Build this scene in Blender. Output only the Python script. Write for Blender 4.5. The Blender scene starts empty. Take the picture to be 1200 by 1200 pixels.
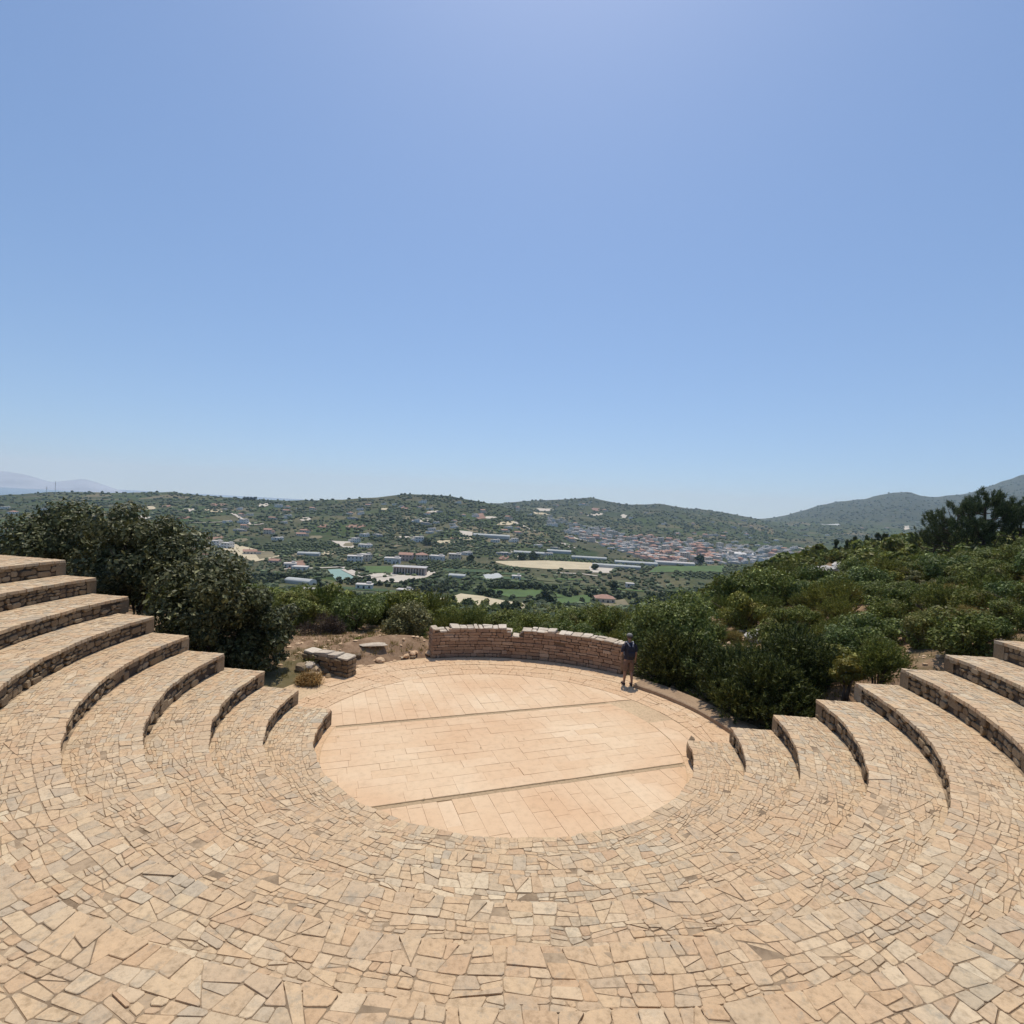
import bpy, bmesh, math, random
import numpy as np
from mathutils import Matrix, Vector, Quaternion

random.seed(7)
RNG = np.random.default_rng(11)
SC = bpy.context.scene
COL = SC.collection
PI = math.pi

# ------------------------------------------------------------------ camera, sky, sun, exposure
FPX = 623.8                      # focal length for a 1200 px wide picture
PITCH, ROLL, EYE = math.radians(.903), math.radians(3.03), 5.97
FW = Vector((0, math.cos(PITCH), -math.sin(PITCH)))
UP0 = Vector((0, math.sin(PITCH), math.cos(PITCH)))
RT = math.cos(ROLL) * Vector((1, 0, 0)) + math.sin(ROLL) * UP0
UP = -math.sin(ROLL) * Vector((1, 0, 0)) + math.cos(ROLL) * UP0
cam = bpy.data.cameras.new('camera')
cam.sensor_width = 36.0
cam.lens = FPX / 1200 * 36
cam.clip_start = .05
cam.clip_end = 60000
camo = bpy.data.objects.new('camera', cam)
COL.objects.link(camo)
camo.matrix_world = Matrix(((RT.x, UP.x, -FW.x, 0), (RT.y, UP.y, -FW.y, 0), (RT.z, UP.z, -FW.z, EYE), (0, 0, 0, 1)))
SC.camera = camo

SUN_EL, SUN_AZ = math.radians(69), math.radians(3)       # azimuth measured from +Y towards +X
world = bpy.data.worlds.new('World')
SC.world = world
world.use_nodes = True
wn = world.node_tree
wn.nodes.clear()
sky = wn.nodes.new('ShaderNodeTexSky')
sky.sky_type = 'NISHITA'
sky.sun_disc = False
sky.sun_elevation = SUN_EL
sky.sun_rotation = SUN_AZ
sky.altitude = 0
sky.air_density = 1.1
sky.dust_density = .65
sky.ozone_density = 5.6
bg = wn.nodes.new('ShaderNodeBackground')
bg.inputs['Strength'].default_value = .132
wo = wn.nodes.new('ShaderNodeOutputWorld')
tc_ = wn.nodes.new('ShaderNodeTexCoord')                   # the hazy foot of the sky starts a little below the level
lift_ = wn.nodes.new('ShaderNodeVectorMath')
lift_.inputs[1].default_value = (0, 0, .10)
norm_ = wn.nodes.new('ShaderNodeVectorMath')
norm_.operation = 'NORMALIZE'
wn.links.new(tc_.outputs['Generated'], lift_.inputs[0])
wn.links.new(lift_.outputs[0], norm_.inputs[0])
wn.links.new(norm_.outputs[0], sky.inputs[0])
wn.links.new(sky.outputs[0], bg.inputs[0])
wn.links.new(bg.outputs[0], wo.inputs[0])

sun = bpy.data.lights.new('sun', 'SUN')
sun.energy = 3.6
sun.angle = math.radians(.53)
sun.color = (1.0, .94, .85)
suno = bpy.data.objects.new('sun', sun)
COL.objects.link(suno)
sd = Vector((math.sin(SUN_AZ) * math.cos(SUN_EL), math.cos(SUN_AZ) * math.cos(SUN_EL), math.sin(SUN_EL)))
suno.rotation_euler = sd.to_track_quat('Z', 'Y').to_euler()
suno.location = (0, 40, 120)

SC.view_settings.view_transform = 'Standard'
SC.view_settings.look = 'None'
SC.view_settings.gamma = 1
SC.view_settings.exposure = 0.0
SC.view_settings.use_curve_mapping = False
SC.cycles.use_denoising = True
SC.cycles.max_bounces = 8
SC.cycles.diffuse_bounces = 4
SC.cycles.transparent_max_bounces = 8
SC.cycles.volume_bounces = 1

# ------------------------------------------------------------------ small maths
def ray(x, y):
    """direction of a picture point (1200 px square) as arrays"""
    x = (np.asarray(x, float) - 600) / FPX
    y = -(np.asarray(y, float) - 600) / FPX
    d = np.stack([FW[k] + x * RT[k] + y * UP[k] for k in range(3)], -1)
    return d

def at_depth(x, y, Y):
    d = ray(x, y)
    return np.array([0, 0, EYE]) + d * (Y / d[..., 1])[..., None] if np.ndim(x) else np.array([0, 0, EYE]) + d * (Y / d[1])

def at_z(x, y, z=0.0):
    d = ray(x, y)
    return np.array([0, 0, EYE]) + d * ((z - EYE) / d[2])

CAMM = np.array([[RT.x, RT.y, RT.z], [UP.x, UP.y, UP.z], [FW.x, FW.y, FW.z]])
def project(P):
    q = (np.asarray(P, float) - [0, 0, EYE]) @ CAMM.T
    return 600 + FPX * q[..., 0] / q[..., 2], 600 - FPX * q[..., 1] / q[..., 2], q[..., 2]

_perm = np.random.default_rng(3).random((256, 256))
def vnoise(x, y):
    x = np.asarray(x, float); y = np.asarray(y, float)
    xi = np.floor(x).astype(int); yi = np.floor(y).astype(int)
    fx = x - xi; fy = y - yi
    fx = fx * fx * (3 - 2 * fx); fy = fy * fy * (3 - 2 * fy)
    a = _perm[xi % 256, yi % 256]; b = _perm[(xi + 1) % 256, yi % 256]
    c = _perm[xi % 256, (yi + 1) % 256]; d = _perm[(xi + 1) % 256, (yi + 1) % 256]
    return (a * (1 - fx) + b * fx) * (1 - fy) + (c * (1 - fx) + d * fx) * fy - .5

def fbm(x, y, n=4):
    s = 0; a = 1.0
    for k in range(n):
        s = s + a * vnoise(x * 2 ** k + 17 * k, y * 2 ** k + 31 * k)
        a *= .5
    return s

def sstep(a, b, x):
    t = np.clip((x - a) / (b - a), 0, 1)
    return t * t * (3 - 2 * t)

# ------------------------------------------------------------------ mesh / object helpers
WLOC = {}
def tag(o, label=None, cat=None, group=None, kind=None):
    if label: o['label'] = label
    if cat: o['category'] = cat
    if group: o['group'] = group
    if kind: o['kind'] = kind
    return o

def np_mesh(name, V, F, mats, midx=None, smooth=False):
    """V (n,3); F (m,k) array of equal-sided faces, or list of such arrays"""
    me = bpy.data.meshes.new(name)
    V = np.asarray(V, np.float32)
    Fs = [np.asarray(f, np.int32) for f in (F if isinstance(F, list) else [F]) if len(f)]
    me.vertices.add(len(V))
    me.vertices.foreach_set('co', V.ravel())
    tot = np.concatenate([np.full(len(f), f.shape[1], np.int32) for f in Fs])
    me.loops.add(int(tot.sum()))
    me.loops.foreach_set('vertex_index', np.concatenate([f.ravel() for f in Fs]))
    me.polygons.add(len(tot))
    st = np.concatenate([[0], np.cumsum(tot)[:-1]]).astype(np.int32)
    me.polygons.foreach_set('loop_start', st)
    if midx is not None:
        me.polygons.foreach_set('material_index', np.asarray(midx, np.int32))
    me.polygons.foreach_set('use_smooth', np.full(len(tot), smooth))
    for m in (mats if isinstance(mats, (list, tuple)) else [mats]):
        me.materials.append(m)
    me.update(calc_edges=True)
    return me

def link(name, me, parent=None, origin=None):
    """link a mesh whose vertices are already relative to `origin` (world point)"""
    o = bpy.data.objects.new(name, me)
    COL.objects.link(o)
    w = np.zeros(3) if origin is None else np.asarray(origin, float)
    if parent is not None:
        o.parent = parent
        o.location = Vector(w - WLOC[parent.name])
    else:
        o.location = Vector(w)
    WLOC[o.name] = w
    return o

def empty(name, loc):
    o = bpy.data.objects.new(name, None)
    COL.objects.link(o)
    o.empty_display_size = .3
    o.location = Vector(loc)
    WLOC[o.name] = np.asarray(loc, float)
    return o

class MB:
    """collects faces of any size, then becomes one mesh"""
    def __init__(s): s.v = []; s.f = []; s.m = []
    def add(s, vs, fs, m=0):
        b = len(s.v)
        s.v.extend([tuple(map(float, p)) for p in vs])
        for f in fs:
            s.f.append([i + b for i in f]); s.m.append(m)
    def box(s, c, size, m=0, rz=0.0):
        cx, cy, cz = c; x, y, z = [k / 2 for k in size]
        ca, sa = math.cos(rz), math.sin(rz)
        vs = []
        for dz in (-z, z):
            for dx, dy in ((-x, -y), (x, -y), (x, y), (-x, y)):
                vs.append((cx + dx * ca - dy * sa, cy + dx * sa + dy * ca, cz + dz))
        s.add(vs, [(3, 2, 1, 0), (4, 5, 6, 7), (0, 1, 5, 4), (1, 2, 6, 5), (2, 3, 7, 6), (3, 0, 4, 7)], m)
    def tube(s, p0, p1, r0, r1, n=6, m=0):
        p0 = Vector(p0); p1 = Vector(p1)
        q = (p1 - p0).to_track_quat('Z', 'Y')
        vs = []
        for p, r in ((p0, r0), (p1, r1)):
            for k in range(n):
                vs.append(p + q @ Vector((r * math.cos(2 * PI * k / n), r * math.sin(2 * PI * k / n), 0)))
        fs = [(k, (k + 1) % n, n + (k + 1) % n, n + k) for k in range(n)]
        fs += [tuple(range(n - 1, -1, -1)), tuple(range(n, 2 * n))]
        s.add(vs, fs, m)
    def mesh(s, name, mats, origin=(0, 0, 0), smooth=False):
        me = bpy.data.meshes.new(name)
        o = origin
        me.from_pydata([(a - o[0], b - o[1], c - o[2]) for a, b, c in s.v], [], s.f)
        for m in (mats if isinstance(mats, (list, tuple)) else [mats]):
            me.materials.append(m)
        me.polygons.foreach_set('material_index', s.m)
        if smooth:
            me.polygons.foreach_set('use_smooth', [True] * len(s.f))
        me.update()
        return me

# ------------------------------------------------------------------ materials
def new_mat(name):
    m = bpy.data.materials.new(name)
    m.use_nodes = True
    nt = m.node_tree
    bs = nt.nodes['Principled BSDF']
    return m, nt, bs

def ramp(nt, fac, stops, interp='LINEAR'):
    r = nt.nodes.new('ShaderNodeValToRGB')
    r.color_ramp.interpolation = interp
    e = r.color_ramp.elements
    while len(e) < len(stops): e.new(.5)
    for k, (p, c) in enumerate(stops):
        e[k].position = p
        e[k].color = (*c, 1)
    if fac is not None: nt.links.new(fac, r.inputs[0])
    return r.outputs[0]

def noise(nt, scale, detail=4, rough=.55, coord='pos', dist=0.0):
    n = nt.nodes.new('ShaderNodeTexNoise')
    n.inputs['Scale'].default_value = scale
    n.inputs['Detail'].default_value = detail
    n.inputs['Roughness'].default_value = rough
    n.inputs['Distortion'].default_value = dist
    if coord == 'pos':
        g = nt.nodes.new('ShaderNodeNewGeometry')
        nt.links.new(g.outputs['Position'], n.inputs['Vector'])
    else:
        g = nt.nodes.new('ShaderNodeTexCoord')
        nt.links.new(g.outputs['Object'], n.inputs['Vector'])
    return n.outputs['Fac']

def mix(nt, a, b, fac, mode='MIX'):
    m = nt.nodes.new('ShaderNodeMix')
    m.data_type = 'RGBA'
    m.blend_type = mode
    for sock, val in ((m.inputs[0], fac), (m.inputs[6], a), (m.inputs[7], b)):
        if hasattr(val, 'links'): nt.links.new(val, sock)
        elif isinstance(val, (int, float)): sock.default_value = val
        else: sock.default_value = (*val, 1)
    return m.outputs[2]

def math_n(nt, op, a, b=0.0):
    m = nt.nodes.new('ShaderNodeMath')
    m.operation = op
    for sock, val in ((m.inputs[0], a), (m.inputs[1], b)):
        if hasattr(val, 'links'): nt.links.new(val, sock)
        else: sock.default_value = val
    return m.outputs[0]

def piece_random(nt):
    """0..1, different for each piece: by object and by loose island"""
    oi = nt.nodes.new('ShaderNodeObjectInfo')
    g = nt.nodes.new('ShaderNodeNewGeometry')
    s = math_n(nt, 'ADD', oi.outputs['Random'], g.outputs['Random Per Island'])
    return math_n(nt, 'FRACT', s)

def bump(nt, bs, h, strength=.3, dist=.02):
    b = nt.nodes.new('ShaderNodeBump')
    b.inputs['Strength'].default_value = strength
    b.inputs['Distance'].default_value = dist
    nt.links.new(h, b.inputs['Height'])
    nt.links.new(b.outputs[0], bs.inputs['Normal'])

def stone_mat(name, stops, wear=(.30, .24, .17), wear_amt=.5, rough=.85, patch=.6, grain=14, bstr=.5, bdist=.02, speck=1.0, lichen=0.0):
    m, nt, bs = new_mat(name)
    base = ramp(nt, piece_random(nt), stops)
    big = ramp(nt, noise(nt, patch, 3), [(.38, (0, 0, 0)), (.62, (1, 1, 1))])
    c = mix(nt, base, wear, math_n(nt, 'MULTIPLY', big, wear_amt))
    fine = noise(nt, grain, 6, .65)
    c = mix(nt, c, ramp(nt, fine, [(.25, (.62, .60, .57)), (.5, (1, 1, 1)), (.75, (1.12, 1.11, 1.09))]), speck, 'MULTIPLY')
    if lichen:
        sp = ramp(nt, noise(nt, 5.5, 7, .75), [(.54, (0, 0, 0)), (.66, (lichen, lichen, lichen))])
        c = mix(nt, c, (.30, .265, .20), sp)
        dk = ramp(nt, noise(nt, 1.1, 6, .7), [(.58, (0, 0, 0)), (.75, (lichen, lichen, lichen))])
        c = mix(nt, c, (.36, .325, .25), dk)
    nt.links.new(c, bs.inputs['Base Color'])
    bs.inputs['Roughness'].default_value = rough
    bs.inputs['Specular IOR Level'].default_value = .25
    bump(nt, bs, fine, bstr, bdist)
    return m

M = {}
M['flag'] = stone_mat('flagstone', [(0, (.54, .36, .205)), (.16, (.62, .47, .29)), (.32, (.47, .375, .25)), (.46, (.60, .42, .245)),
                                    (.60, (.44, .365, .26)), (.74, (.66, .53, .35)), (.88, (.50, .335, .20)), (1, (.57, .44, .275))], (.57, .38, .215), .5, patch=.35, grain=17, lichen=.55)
M['flag_joint'] = stone_mat('paving_joint_sand', [(0, (.40, .29, .18)), (1, (.45, .33, .205))], (.20, .14, .085), .9, patch=2.2)
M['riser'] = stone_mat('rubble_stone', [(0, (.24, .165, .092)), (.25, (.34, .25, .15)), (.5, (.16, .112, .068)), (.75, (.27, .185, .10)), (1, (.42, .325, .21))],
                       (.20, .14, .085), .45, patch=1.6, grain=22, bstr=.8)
M['mortar'] = stone_mat('dark_joint_mortar', [(0, (.075, .055, .04)), (1, (.09, .065, .046))], (.05, .038, .028), .5)
M['tile'] = stone_mat('stage_paver', [(0, (.68, .492, .305)), (.3, (.71, .527, .335)), (.6, (.67, .475, .288)), (.8, (.73, .553, .36)), (1, (.655, .455, .27))],
                      (.625, .405, .232), .9, patch=.27, grain=6, bstr=.12, bdist=.008, rough=.75, speck=.4)
M['tile_joint'] = stone_mat('paver_joint', [(0, (.57, .415, .25)), (1, (.59, .43, .26))], (.48, .335, .20), .5)
M['channel'] = stone_mat('channel_concrete', [(0, (.42, .30, .175)), (1, (.44, .315, .185))], (.37, .26, .15), .5)
M['ring'] = stone_mat('ring_paving', [(0, (.63, .44, .265)), (.35, (.66, .475, .295)), (.7, (.60, .41, .245)), (1, (.70, .53, .345))], (.61, .39, .22), .6, patch=.5)
M['wallstone'] = stone_mat('back_wall_stone', [(0, (.40, .265, .17)), (.25, (.46, .32, .21)), (.5, (.31, .20, .125)), (.75, (.43, .28, .175)), (1, (.53, .39, .27))],
                           (.26, .16, .11), .4, patch=1.2, grain=18, bstr=.8)
M['wall_mortar'] = stone_mat('wall_joint_mortar', [(0, (.17, .115, .075)), (1, (.20, .135, .088))], (.11, .075, .05), .6, patch=1.5)
M['coping'] = stone_mat('pale_coping_stone', [(0, (.56, .475, .36)), (.5, (.64, .55, .43)), (1, (.48, .39, .28))], (.45, .36, .27), .35, patch=2)
M['kerb'] = stone_mat('kerb_concrete', [(0, (.36, .25, .155)), (1, (.40, .28, .175))], (.26, .17, .10), .5, patch=1.0)
M['limestone'] = stone_mat('grey_limestone', [(0, (.50, .47, .42)), (1, (.62, .58, .52))], (.36, .32, .27), .5, patch=1.5)

def leaf_mat(name, c0, c1, c2, rough=.45, trans=.25, spec=.5, dry=None):
    m, nt, bs = new_mat(name)
    g = nt.nodes.new('ShaderNodeNewGeometry')
    oi = nt.nodes.new('ShaderNodeObjectInfo')
    pale = tuple(k * 1.9 + .02 for k in c2)  # old leaves and undersides, lightened further to paint in sunlit sparkle
    c = ramp(nt, g.outputs['Random Per Island'], [(0, c0), (.45, c1), (.78, c2), (.90, c2), (.97, pale)])
    n = noise(nt, 1.3, 2, .5)
    if dry:
        c = mix(nt, c, dry, ramp(nt, n, [(.52, (0, 0, 0)), (.74, (.55, .55, .55))]))
    c = mix(nt, c, ramp(nt, oi.outputs['Random'], [(0, (.72, .80, .74)), (.5, (1, 1, 1)), (1, (1.22, 1.12, .9))]), 1.0, 'MULTIPLY')
    nt.links.new(c, bs.inputs['Base Color'])
    bs.inputs['Roughness'].default_value = rough
    bs.inputs['Specular IOR Level'].default_value = spec
    if trans:
        out = nt.nodes['Material Output']
        t = nt.nodes.new('ShaderNodeBsdfTranslucent')
        nt.links.new(c, t.inputs['Color'])
        ms = nt.nodes.new('ShaderNodeMixShader')
        ms.inputs[0].default_value = trans
        nt.links.new(bs.outputs[0], ms.inputs[1])
        nt.links.new(t.outputs[0], ms.inputs[2])
        nt.links.new(ms.outputs[0], out.inputs['Surface'])
    return m

M['leaf_dark'] = leaf_mat('glossy_dark_leaf', (0.0469, 0.0511, 0.0154), (0.0773, 0.0832, 0.0250), (0.1780, 0.1664, 0.0655), .5, .2, .28)
M['leaf_oak'] = leaf_mat('oak_leaf', (0.0643, 0.0886, 0.0180), (0.1238, 0.1598, 0.0360), (0.1980, 0.2322, 0.0630), .5, .28, .25)
M['leaf_scrub'] = leaf_mat('scrub_leaf', (0.0646, 0.0846, 0.0155), (0.1148, 0.1387, 0.0244), (0.1878, 0.2095, 0.0439), .55, .25, .22, dry=(0.2009, 0.1399, 0.0447))
M['leaf_olive'] = leaf_mat('olive_scrub_leaf', (0.0947, 0.1101, 0.0203), (0.1578, 0.1718, 0.0336), (0.2332, 0.2386, 0.0563), .55, .25, .22, dry=(0.2323, 0.1587, 0.0531))
M['leaf_prickly'] = leaf_mat('prickly_leaf', (0.0287, 0.0414, 0.0115), (0.0552, 0.0725, 0.0184), (0.1150, 0.1323, 0.0368), .55, .18, .2)
M['leaf_grey'] = leaf_mat('grey_green_leaf', (0.084, 0.087, 0.0306), (0.146, 0.143, 0.0544), (0.224, 0.214, 0.0918), .55, .2, .25)
M['leaf_straw'] = leaf_mat('straw_blade', (0.246, 0.184, 0.0612), (0.358, 0.265, 0.0952), (0.179, 0.153, 0.0408), .8, .2, .15)
M['leaf_dry'] = leaf_mat('dry_twig', (0.246, 0.163, 0.0680), (0.336, 0.230, 0.0986), (0.426, 0.306, 0.1428), .8, .1, .2)
M['leaf_yellow'] = leaf_mat('yellow_flowering_leaf', (0.179, 0.153, 0.0204), (0.269, 0.214, 0.0374), (0.146, 0.143, 0.0306), .5, .25, .25)
M['needle'] = leaf_mat('pine_needle', (.045, .06, .024), (.075, .095, .036), (.11, .13, .05), .6, .25, .2)
M['leaf_far'] = leaf_mat('valley_tree_leaf', (.026, .042, .015), (.044, .064, .022), (.07, .092, .034), .7, 0, .2)
M['leaf_far_olive'] = leaf_mat('valley_olive_leaf', (.065, .08, .034), (.09, .105, .048), (.12, .135, .068), .7, 0, .2)

def plain_mat(name, col, rough=.8, var=.25, scale=3.0, coord='pos', spec=.3):
    m, nt, bs = new_mat(name)
    n = noise(nt, scale, 4, .6, coord)
    c = ramp(nt, n, [(.3, tuple(k * (1 - var) for k in col)), (.7, tuple(min(1, k * (1 + var)) for k in col))])
    nt.links.new(c, bs.inputs['Base Color'])
    bs.inputs['Roughness'].default_value = rough
    bs.inputs['Specular IOR Level'].default_value = spec
    return m
M['bark'] = plain_mat('bark', (.09, .065, .045), .9, .35, 12)
M['white_wall'] = plain_mat('white_render', (.72, .69, .63), .8, .08, .2)
M['cream_wall'] = plain_mat('cream_render', (.60, .52, .41), .8, .1, .2)
M['pink_wall'] = plain_mat('pink_render', (.55, .40, .33), .8, .1, .2)
M['grey_wall'] = plain_mat('grey_render', (.45, .43, .40), .8, .1, .2)
M['red_roof'] = plain_mat('terracotta_roof', (.37, .215, .155), .85, .2, 1)
M['flat_roof'] = plain_mat('flat_roof_screed', (.55, .51, .46), .85, .15, .5)
M['glass_dark'] = plain_mat('window_dark', (.045, .05, .055), .15, .2, 1, spec=.6)
M['greenhouse'] = plain_mat('greenhouse_film', (.42, .43, .40), .7, .12, .1, spec=.2)
M['net_green'] = plain_mat('green_shade_net', (.21, .31, .26), .7, .1, .08)
M['wheat'] = plain_mat('dry_stubble', (.50, .42, .27), .95, .12, .08)
M['pale_earth'] = plain_mat('pale_earth', (.52, .46, .37), .95, .12, .1)
M['crop'] = plain_mat('green_crop', (.075, .12, .03), .9, .25, .05)
M['crop_dark'] = plain_mat('dark_green_crop', (.048, .082, .026), .9, .25, .05)
M['orchard_floor'] = plain_mat('orchard_floor', (.10, .105, .045), .95, .3, .06)
M['olive_floor'] = plain_mat('olive_grove_floor', (.19, .16, .09), .95, .3, .06)
M['red_earth'] = plain_mat('red_earth', (.26, .155, .105), .95, .25, .06)
M['road'] = plain_mat('dirt_road', (.50, .44, .36), .95, .12, .2)
M['asphalt'] = plain_mat('asphalt_road', (.17, .165, .16), .9, .15, .2)
M['steel'] = plain_mat('galvanised_steel', (.35, .36, .37), .5, .1, 2)

# ------------------------------------------------------------------ theatre dimensions
CX, CY = .11, 13.257
TZ = [0, .422, .784, 1.184, 1.626, 2.015, 2.446, 2.844, 3.269, 3.696]
TR = [4.518, 5.526, 6.51, 7.53, 8.566, 9.619, 10.678, 11.84, 12.90, 15.2]
A_L = [174.8, 173.0, 173.0, 174.6, 174.4, 174.2, 172.4, 171.8, 171.6]
A_R = [356.0, 357.0, 356.6, 356.8, 358.6, 358.3, 358.5, 358.5, 358.5]
def pol(r, a, z=0.0):
    a = math.radians(a)
    return np.array([CX + r * math.cos(a), CY + r * math.sin(a), z])

# ------------------------------------------------------------------ the ground
PLAIN = -54.0
XS = np.array([-300, 0, 150, 300, 450, 600, 750, 900, 1050, 1200, 1500.])
TS = (XS - 600) / FPX
NEAR_Y = np.array([9, 15, 18, 21, 25, 32, 42, 60, 85, 115, 160, 240, 330, 420, 600, 900.])
NEAR_Z = np.array([   # rows: Y, columns: XS
    [5.0, 3.4, 2.6, .6, -.1, -.1, -.1, 1.2, 3.2, 4.2, 6.0],
    [4.0, 2.9, 1.6, .2, -.1, -.1, -.1, .35, 1.6, 2.9, 5.0],
    [3.4, 2.5, 1.2, .2, -.1, -.1, -.1, .5, 1.7, 3.0, 5.0],
    [2.6, 1.8, .8, .1, .25, -.3, -.4, .6, 1.8, 3.1, 5.0],
    [1.6, .9, .1, -.5, -.2, -.7, -.8, .6, 1.9, 3.3, 5.0],
    [-.2, -.8, -1.2, -1.6, -1.5, -1.8, -1.8, .5, 2.0, 3.5, 5.2],
    [-3, -3.5, -4.0, -4.0, -3.8, -4.0, -4.0, .2, 2.0, 3.7, 5.5],
    [-8, -8.5, -9, -9, -9, -9.2, -9, -.8, 2.0, 3.9, 6.0],
    [-15, -16, -17.5, -18.5, -19, -19, -17.5, -2.6, 1.7, 3.9, 6.5],
    [-23, -24, -25, -26, -26.5, -26.5, -24.5, -6, .6, 3.4, 7],
    [-33, -33, -34, -34, -34.5, -34.5, -33, -15, -4.5, 1, 6],
    [-44, -44, -44, -44, -44.5, -44.5, -44, -34, -19, -9, 2],
    [-52, -52, -52, -52, -52.5, -53, -53, -46, -32, -21, -8],
    [-54, -54, -54, -54, -54, -54, -54, -52, -43, -33, -18],
    [-54, -54, -54, -54, -54, -54, -54, -54, -52, -46, -33],
    [-54, -54, -54, -54, -54, -54, -54, -54, -54, -53, -48]])

def hor(x): return 590.2 + (x - 600) * .0529
SKA = np.array([[-400, 562], [-100, 578], [0, 580], [20, 579], [60, 576], [130, 578], [165, 577], [200, 576], [225, 579], [250, 581], [300, 585], [335, 586],
                [400, 585], [440, 582], [480, 578.5], [500, 579.5], [525, 581], [545, 585], [565, 588], [600, 596], [640, 606], [700, 628], [760, 654], [800, 668], [1600, 760.]])
SKB = np.array([[-400, 640], [380, 612], [460, 598], [520, 592], [560, 589], [590, 589], [625, 586], [660, 584.5], [692, 583], [715, 587.5], [738, 591.5], [755, 591],
                [772, 589.5], [790, 593], [830, 597], [848, 600], [870, 604], [905, 611], [960, 622], [1000, 636], [1600, 720.]])
SKC = np.array([[-400, 700], [700, 652], [800, 626], [850, 612], [880, 607.5], [905, 606], [925, 602], [945, 596], [960, 591], [985, 586.5], [1010, 584], [1035, 577.5], [1060, 575],
                [1075, 579], [1088, 582], [1110, 580], [1130, 578], [1160, 567.5], [1185, 558.5], [1200, 554], [1260, 545], [1400, 560], [1700, 590.]])

def layer(x, Y, tab, y0, yr, p):
    """a range of hills that rises from the plain at y0 to its ridge at yr"""
    sk = np.interp(x, tab[:, 0], tab[:, 1])
    zr = EYE + yr * (hor(x) - sk) / FPX
    u = np.clip((Y - y0) / (yr - y0), 0, 1) ** p
    up = PLAIN + (zr - PLAIN) * u
    dn = zr - (Y - yr) * .16
    return np.where(Y <= yr, up, dn)

def height(X, Y):
    X = np.asarray(X, float); Y = np.asarray(Y, float)
    dist = np.hypot(X, Y)
    Ye = np.maximum(Y, dist * .5)
    t = np.clip(X / Ye, TS[0], TS[-1])
    # near table, bilinear in log distance
    ly = np.log(np.clip(Ye, NEAR_Y[0], NEAR_Y[-1]))
    LY = np.log(NEAR_Y)
    j = np.clip(np.searchsorted(LY, ly, 'right') - 1, 0, len(LY) - 2)
    i = np.clip(np.searchsorted(TS, t, 'right') - 1, 0, len(TS) - 2)
    fy = (ly - LY[j]) / (LY[j + 1] - LY[j]); fx = (t - TS[i]) / (TS[i + 1] - TS[i])
    fy = fy * fy * (3 - 2 * fy) * .5 + fy * .5
    z = (NEAR_Z[j, i] * (1 - fx) + NEAR_Z[j, i + 1] * fx) * (1 - fy) + (NEAR_Z[j + 1, i] * (1 - fx) + NEAR_Z[j + 1, i + 1] * fx) * fy
    amp = np.interp(Ye, [12, 22, 40, 100, 250, 330, 400], [.03, .12, .6, 1.4, 1.2, .3, 0])
    z = z + amp * fbm(X / 9, Y / 9, 4) * 1.2
    # far hills
    x = 600 + t * FPX
    hA = layer(x, Ye, SKA, 560., 1300., 1.25) + fbm(X / 170, Y / 170, 5) * np.interp(Ye, [560, 900, 1250, 1330, 1800], [0, 13, 4, 2, 10])
    hB = layer(x, Ye, SKB, 900., 2300., 1.5) + fbm(X / 260, Y / 260, 5) * np.interp(Ye, [900, 1500, 2200, 2340, 3000], [0, 30, 10, 4, 20])
    hC = layer(x, Ye, SKC, 1250., 3700., 1.7) + fbm(X / 420, Y / 420, 5) * np.interp(Ye, [1250, 2400, 3600, 3760, 4300], [0, 60, 18, 7, 20])
    z = np.where(Ye > 500, np.maximum(np.maximum(z, hA), np.maximum(hB, hC)), z)
    # the land falls to the sea behind the left ridge
    z = z - 190 * sstep(1330, 2200, Ye) * sstep(565, 470, x)
    # theatre: flat behind the stage, hollow under the tiers
    r = np.hypot(X - CX, Y - CY)
    a = np.degrees(np.arctan2(Y - CY, X - CX))
    bank = .42 * sstep(7.3, 8.5, r) * sstep(9.9, 8.6, r) * sstep(104, 116, a) * sstep(152, 138, a)
    w = sstep(7.9, 6.9, r)
    z = z * (1 - w) + (-.12) * w + bank
    under = .40 * (r - 5.5) - 1.3
    s = sstep(15.6, 14.2, Y) * sstep(5.0, 5.6, r)
    return z * (1 - s) + np.minimum(z, under) * s

def hit(x, y, start=18.0):
    """where the sight line of a picture point meets the ground"""
    x = np.atleast_1d(np.asarray(x, float)); y = np.atleast_1d(np.asarray(y, float))
    d = ray(x, y); d = d / d[:, 1:2]
    n = len(x)
    Ys = start * (9000 / start) ** np.linspace(0, 1, 420)
    H = height(d[:, 0:1] * Ys, np.broadcast_to(Ys, (n, 420)))
    below = EYE + d[:, 2:3] * Ys < H
    k = np.clip(np.argmax(below, 1), 1, None)
    ok = below.any(1) & ~below[:, 0]
    lo, hi = Ys[k - 1].copy(), Ys[k].copy()
    for _ in range(9):
        m_ = (lo + hi) / 2
        b_ = EYE + d[:, 2] * m_ < height(d[:, 0] * m_, m_)
        hi = np.where(b_, m_, hi); lo = np.where(b_, lo, m_)
    Y = hi
    P = np.stack([d[:, 0] * Y, Y, height(d[:, 0] * Y, Y)], 1)
    return P, ok

# terrain mesh: a fan of growing cells
AZ = np.radians(np.linspace(-74, 74, 620))
DI = 9.0 * (6200 / 9.0) ** np.linspace(0, 1, 400)
A2, D2 = np.meshgrid(AZ, DI)
GX = D2 * np.sin(A2); GY = D2 * np.cos(A2)
GZ = height(GX, GY)
nr, nc = GX.shape
idx = np.arange(nr * nc).reshape(nr, nc)
quads = np.stack([idx[:-1, :-1], idx[:-1, 1:], idx[1:, 1:], idx[1:, :-1]], -1).reshape(-1, 4)

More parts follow.
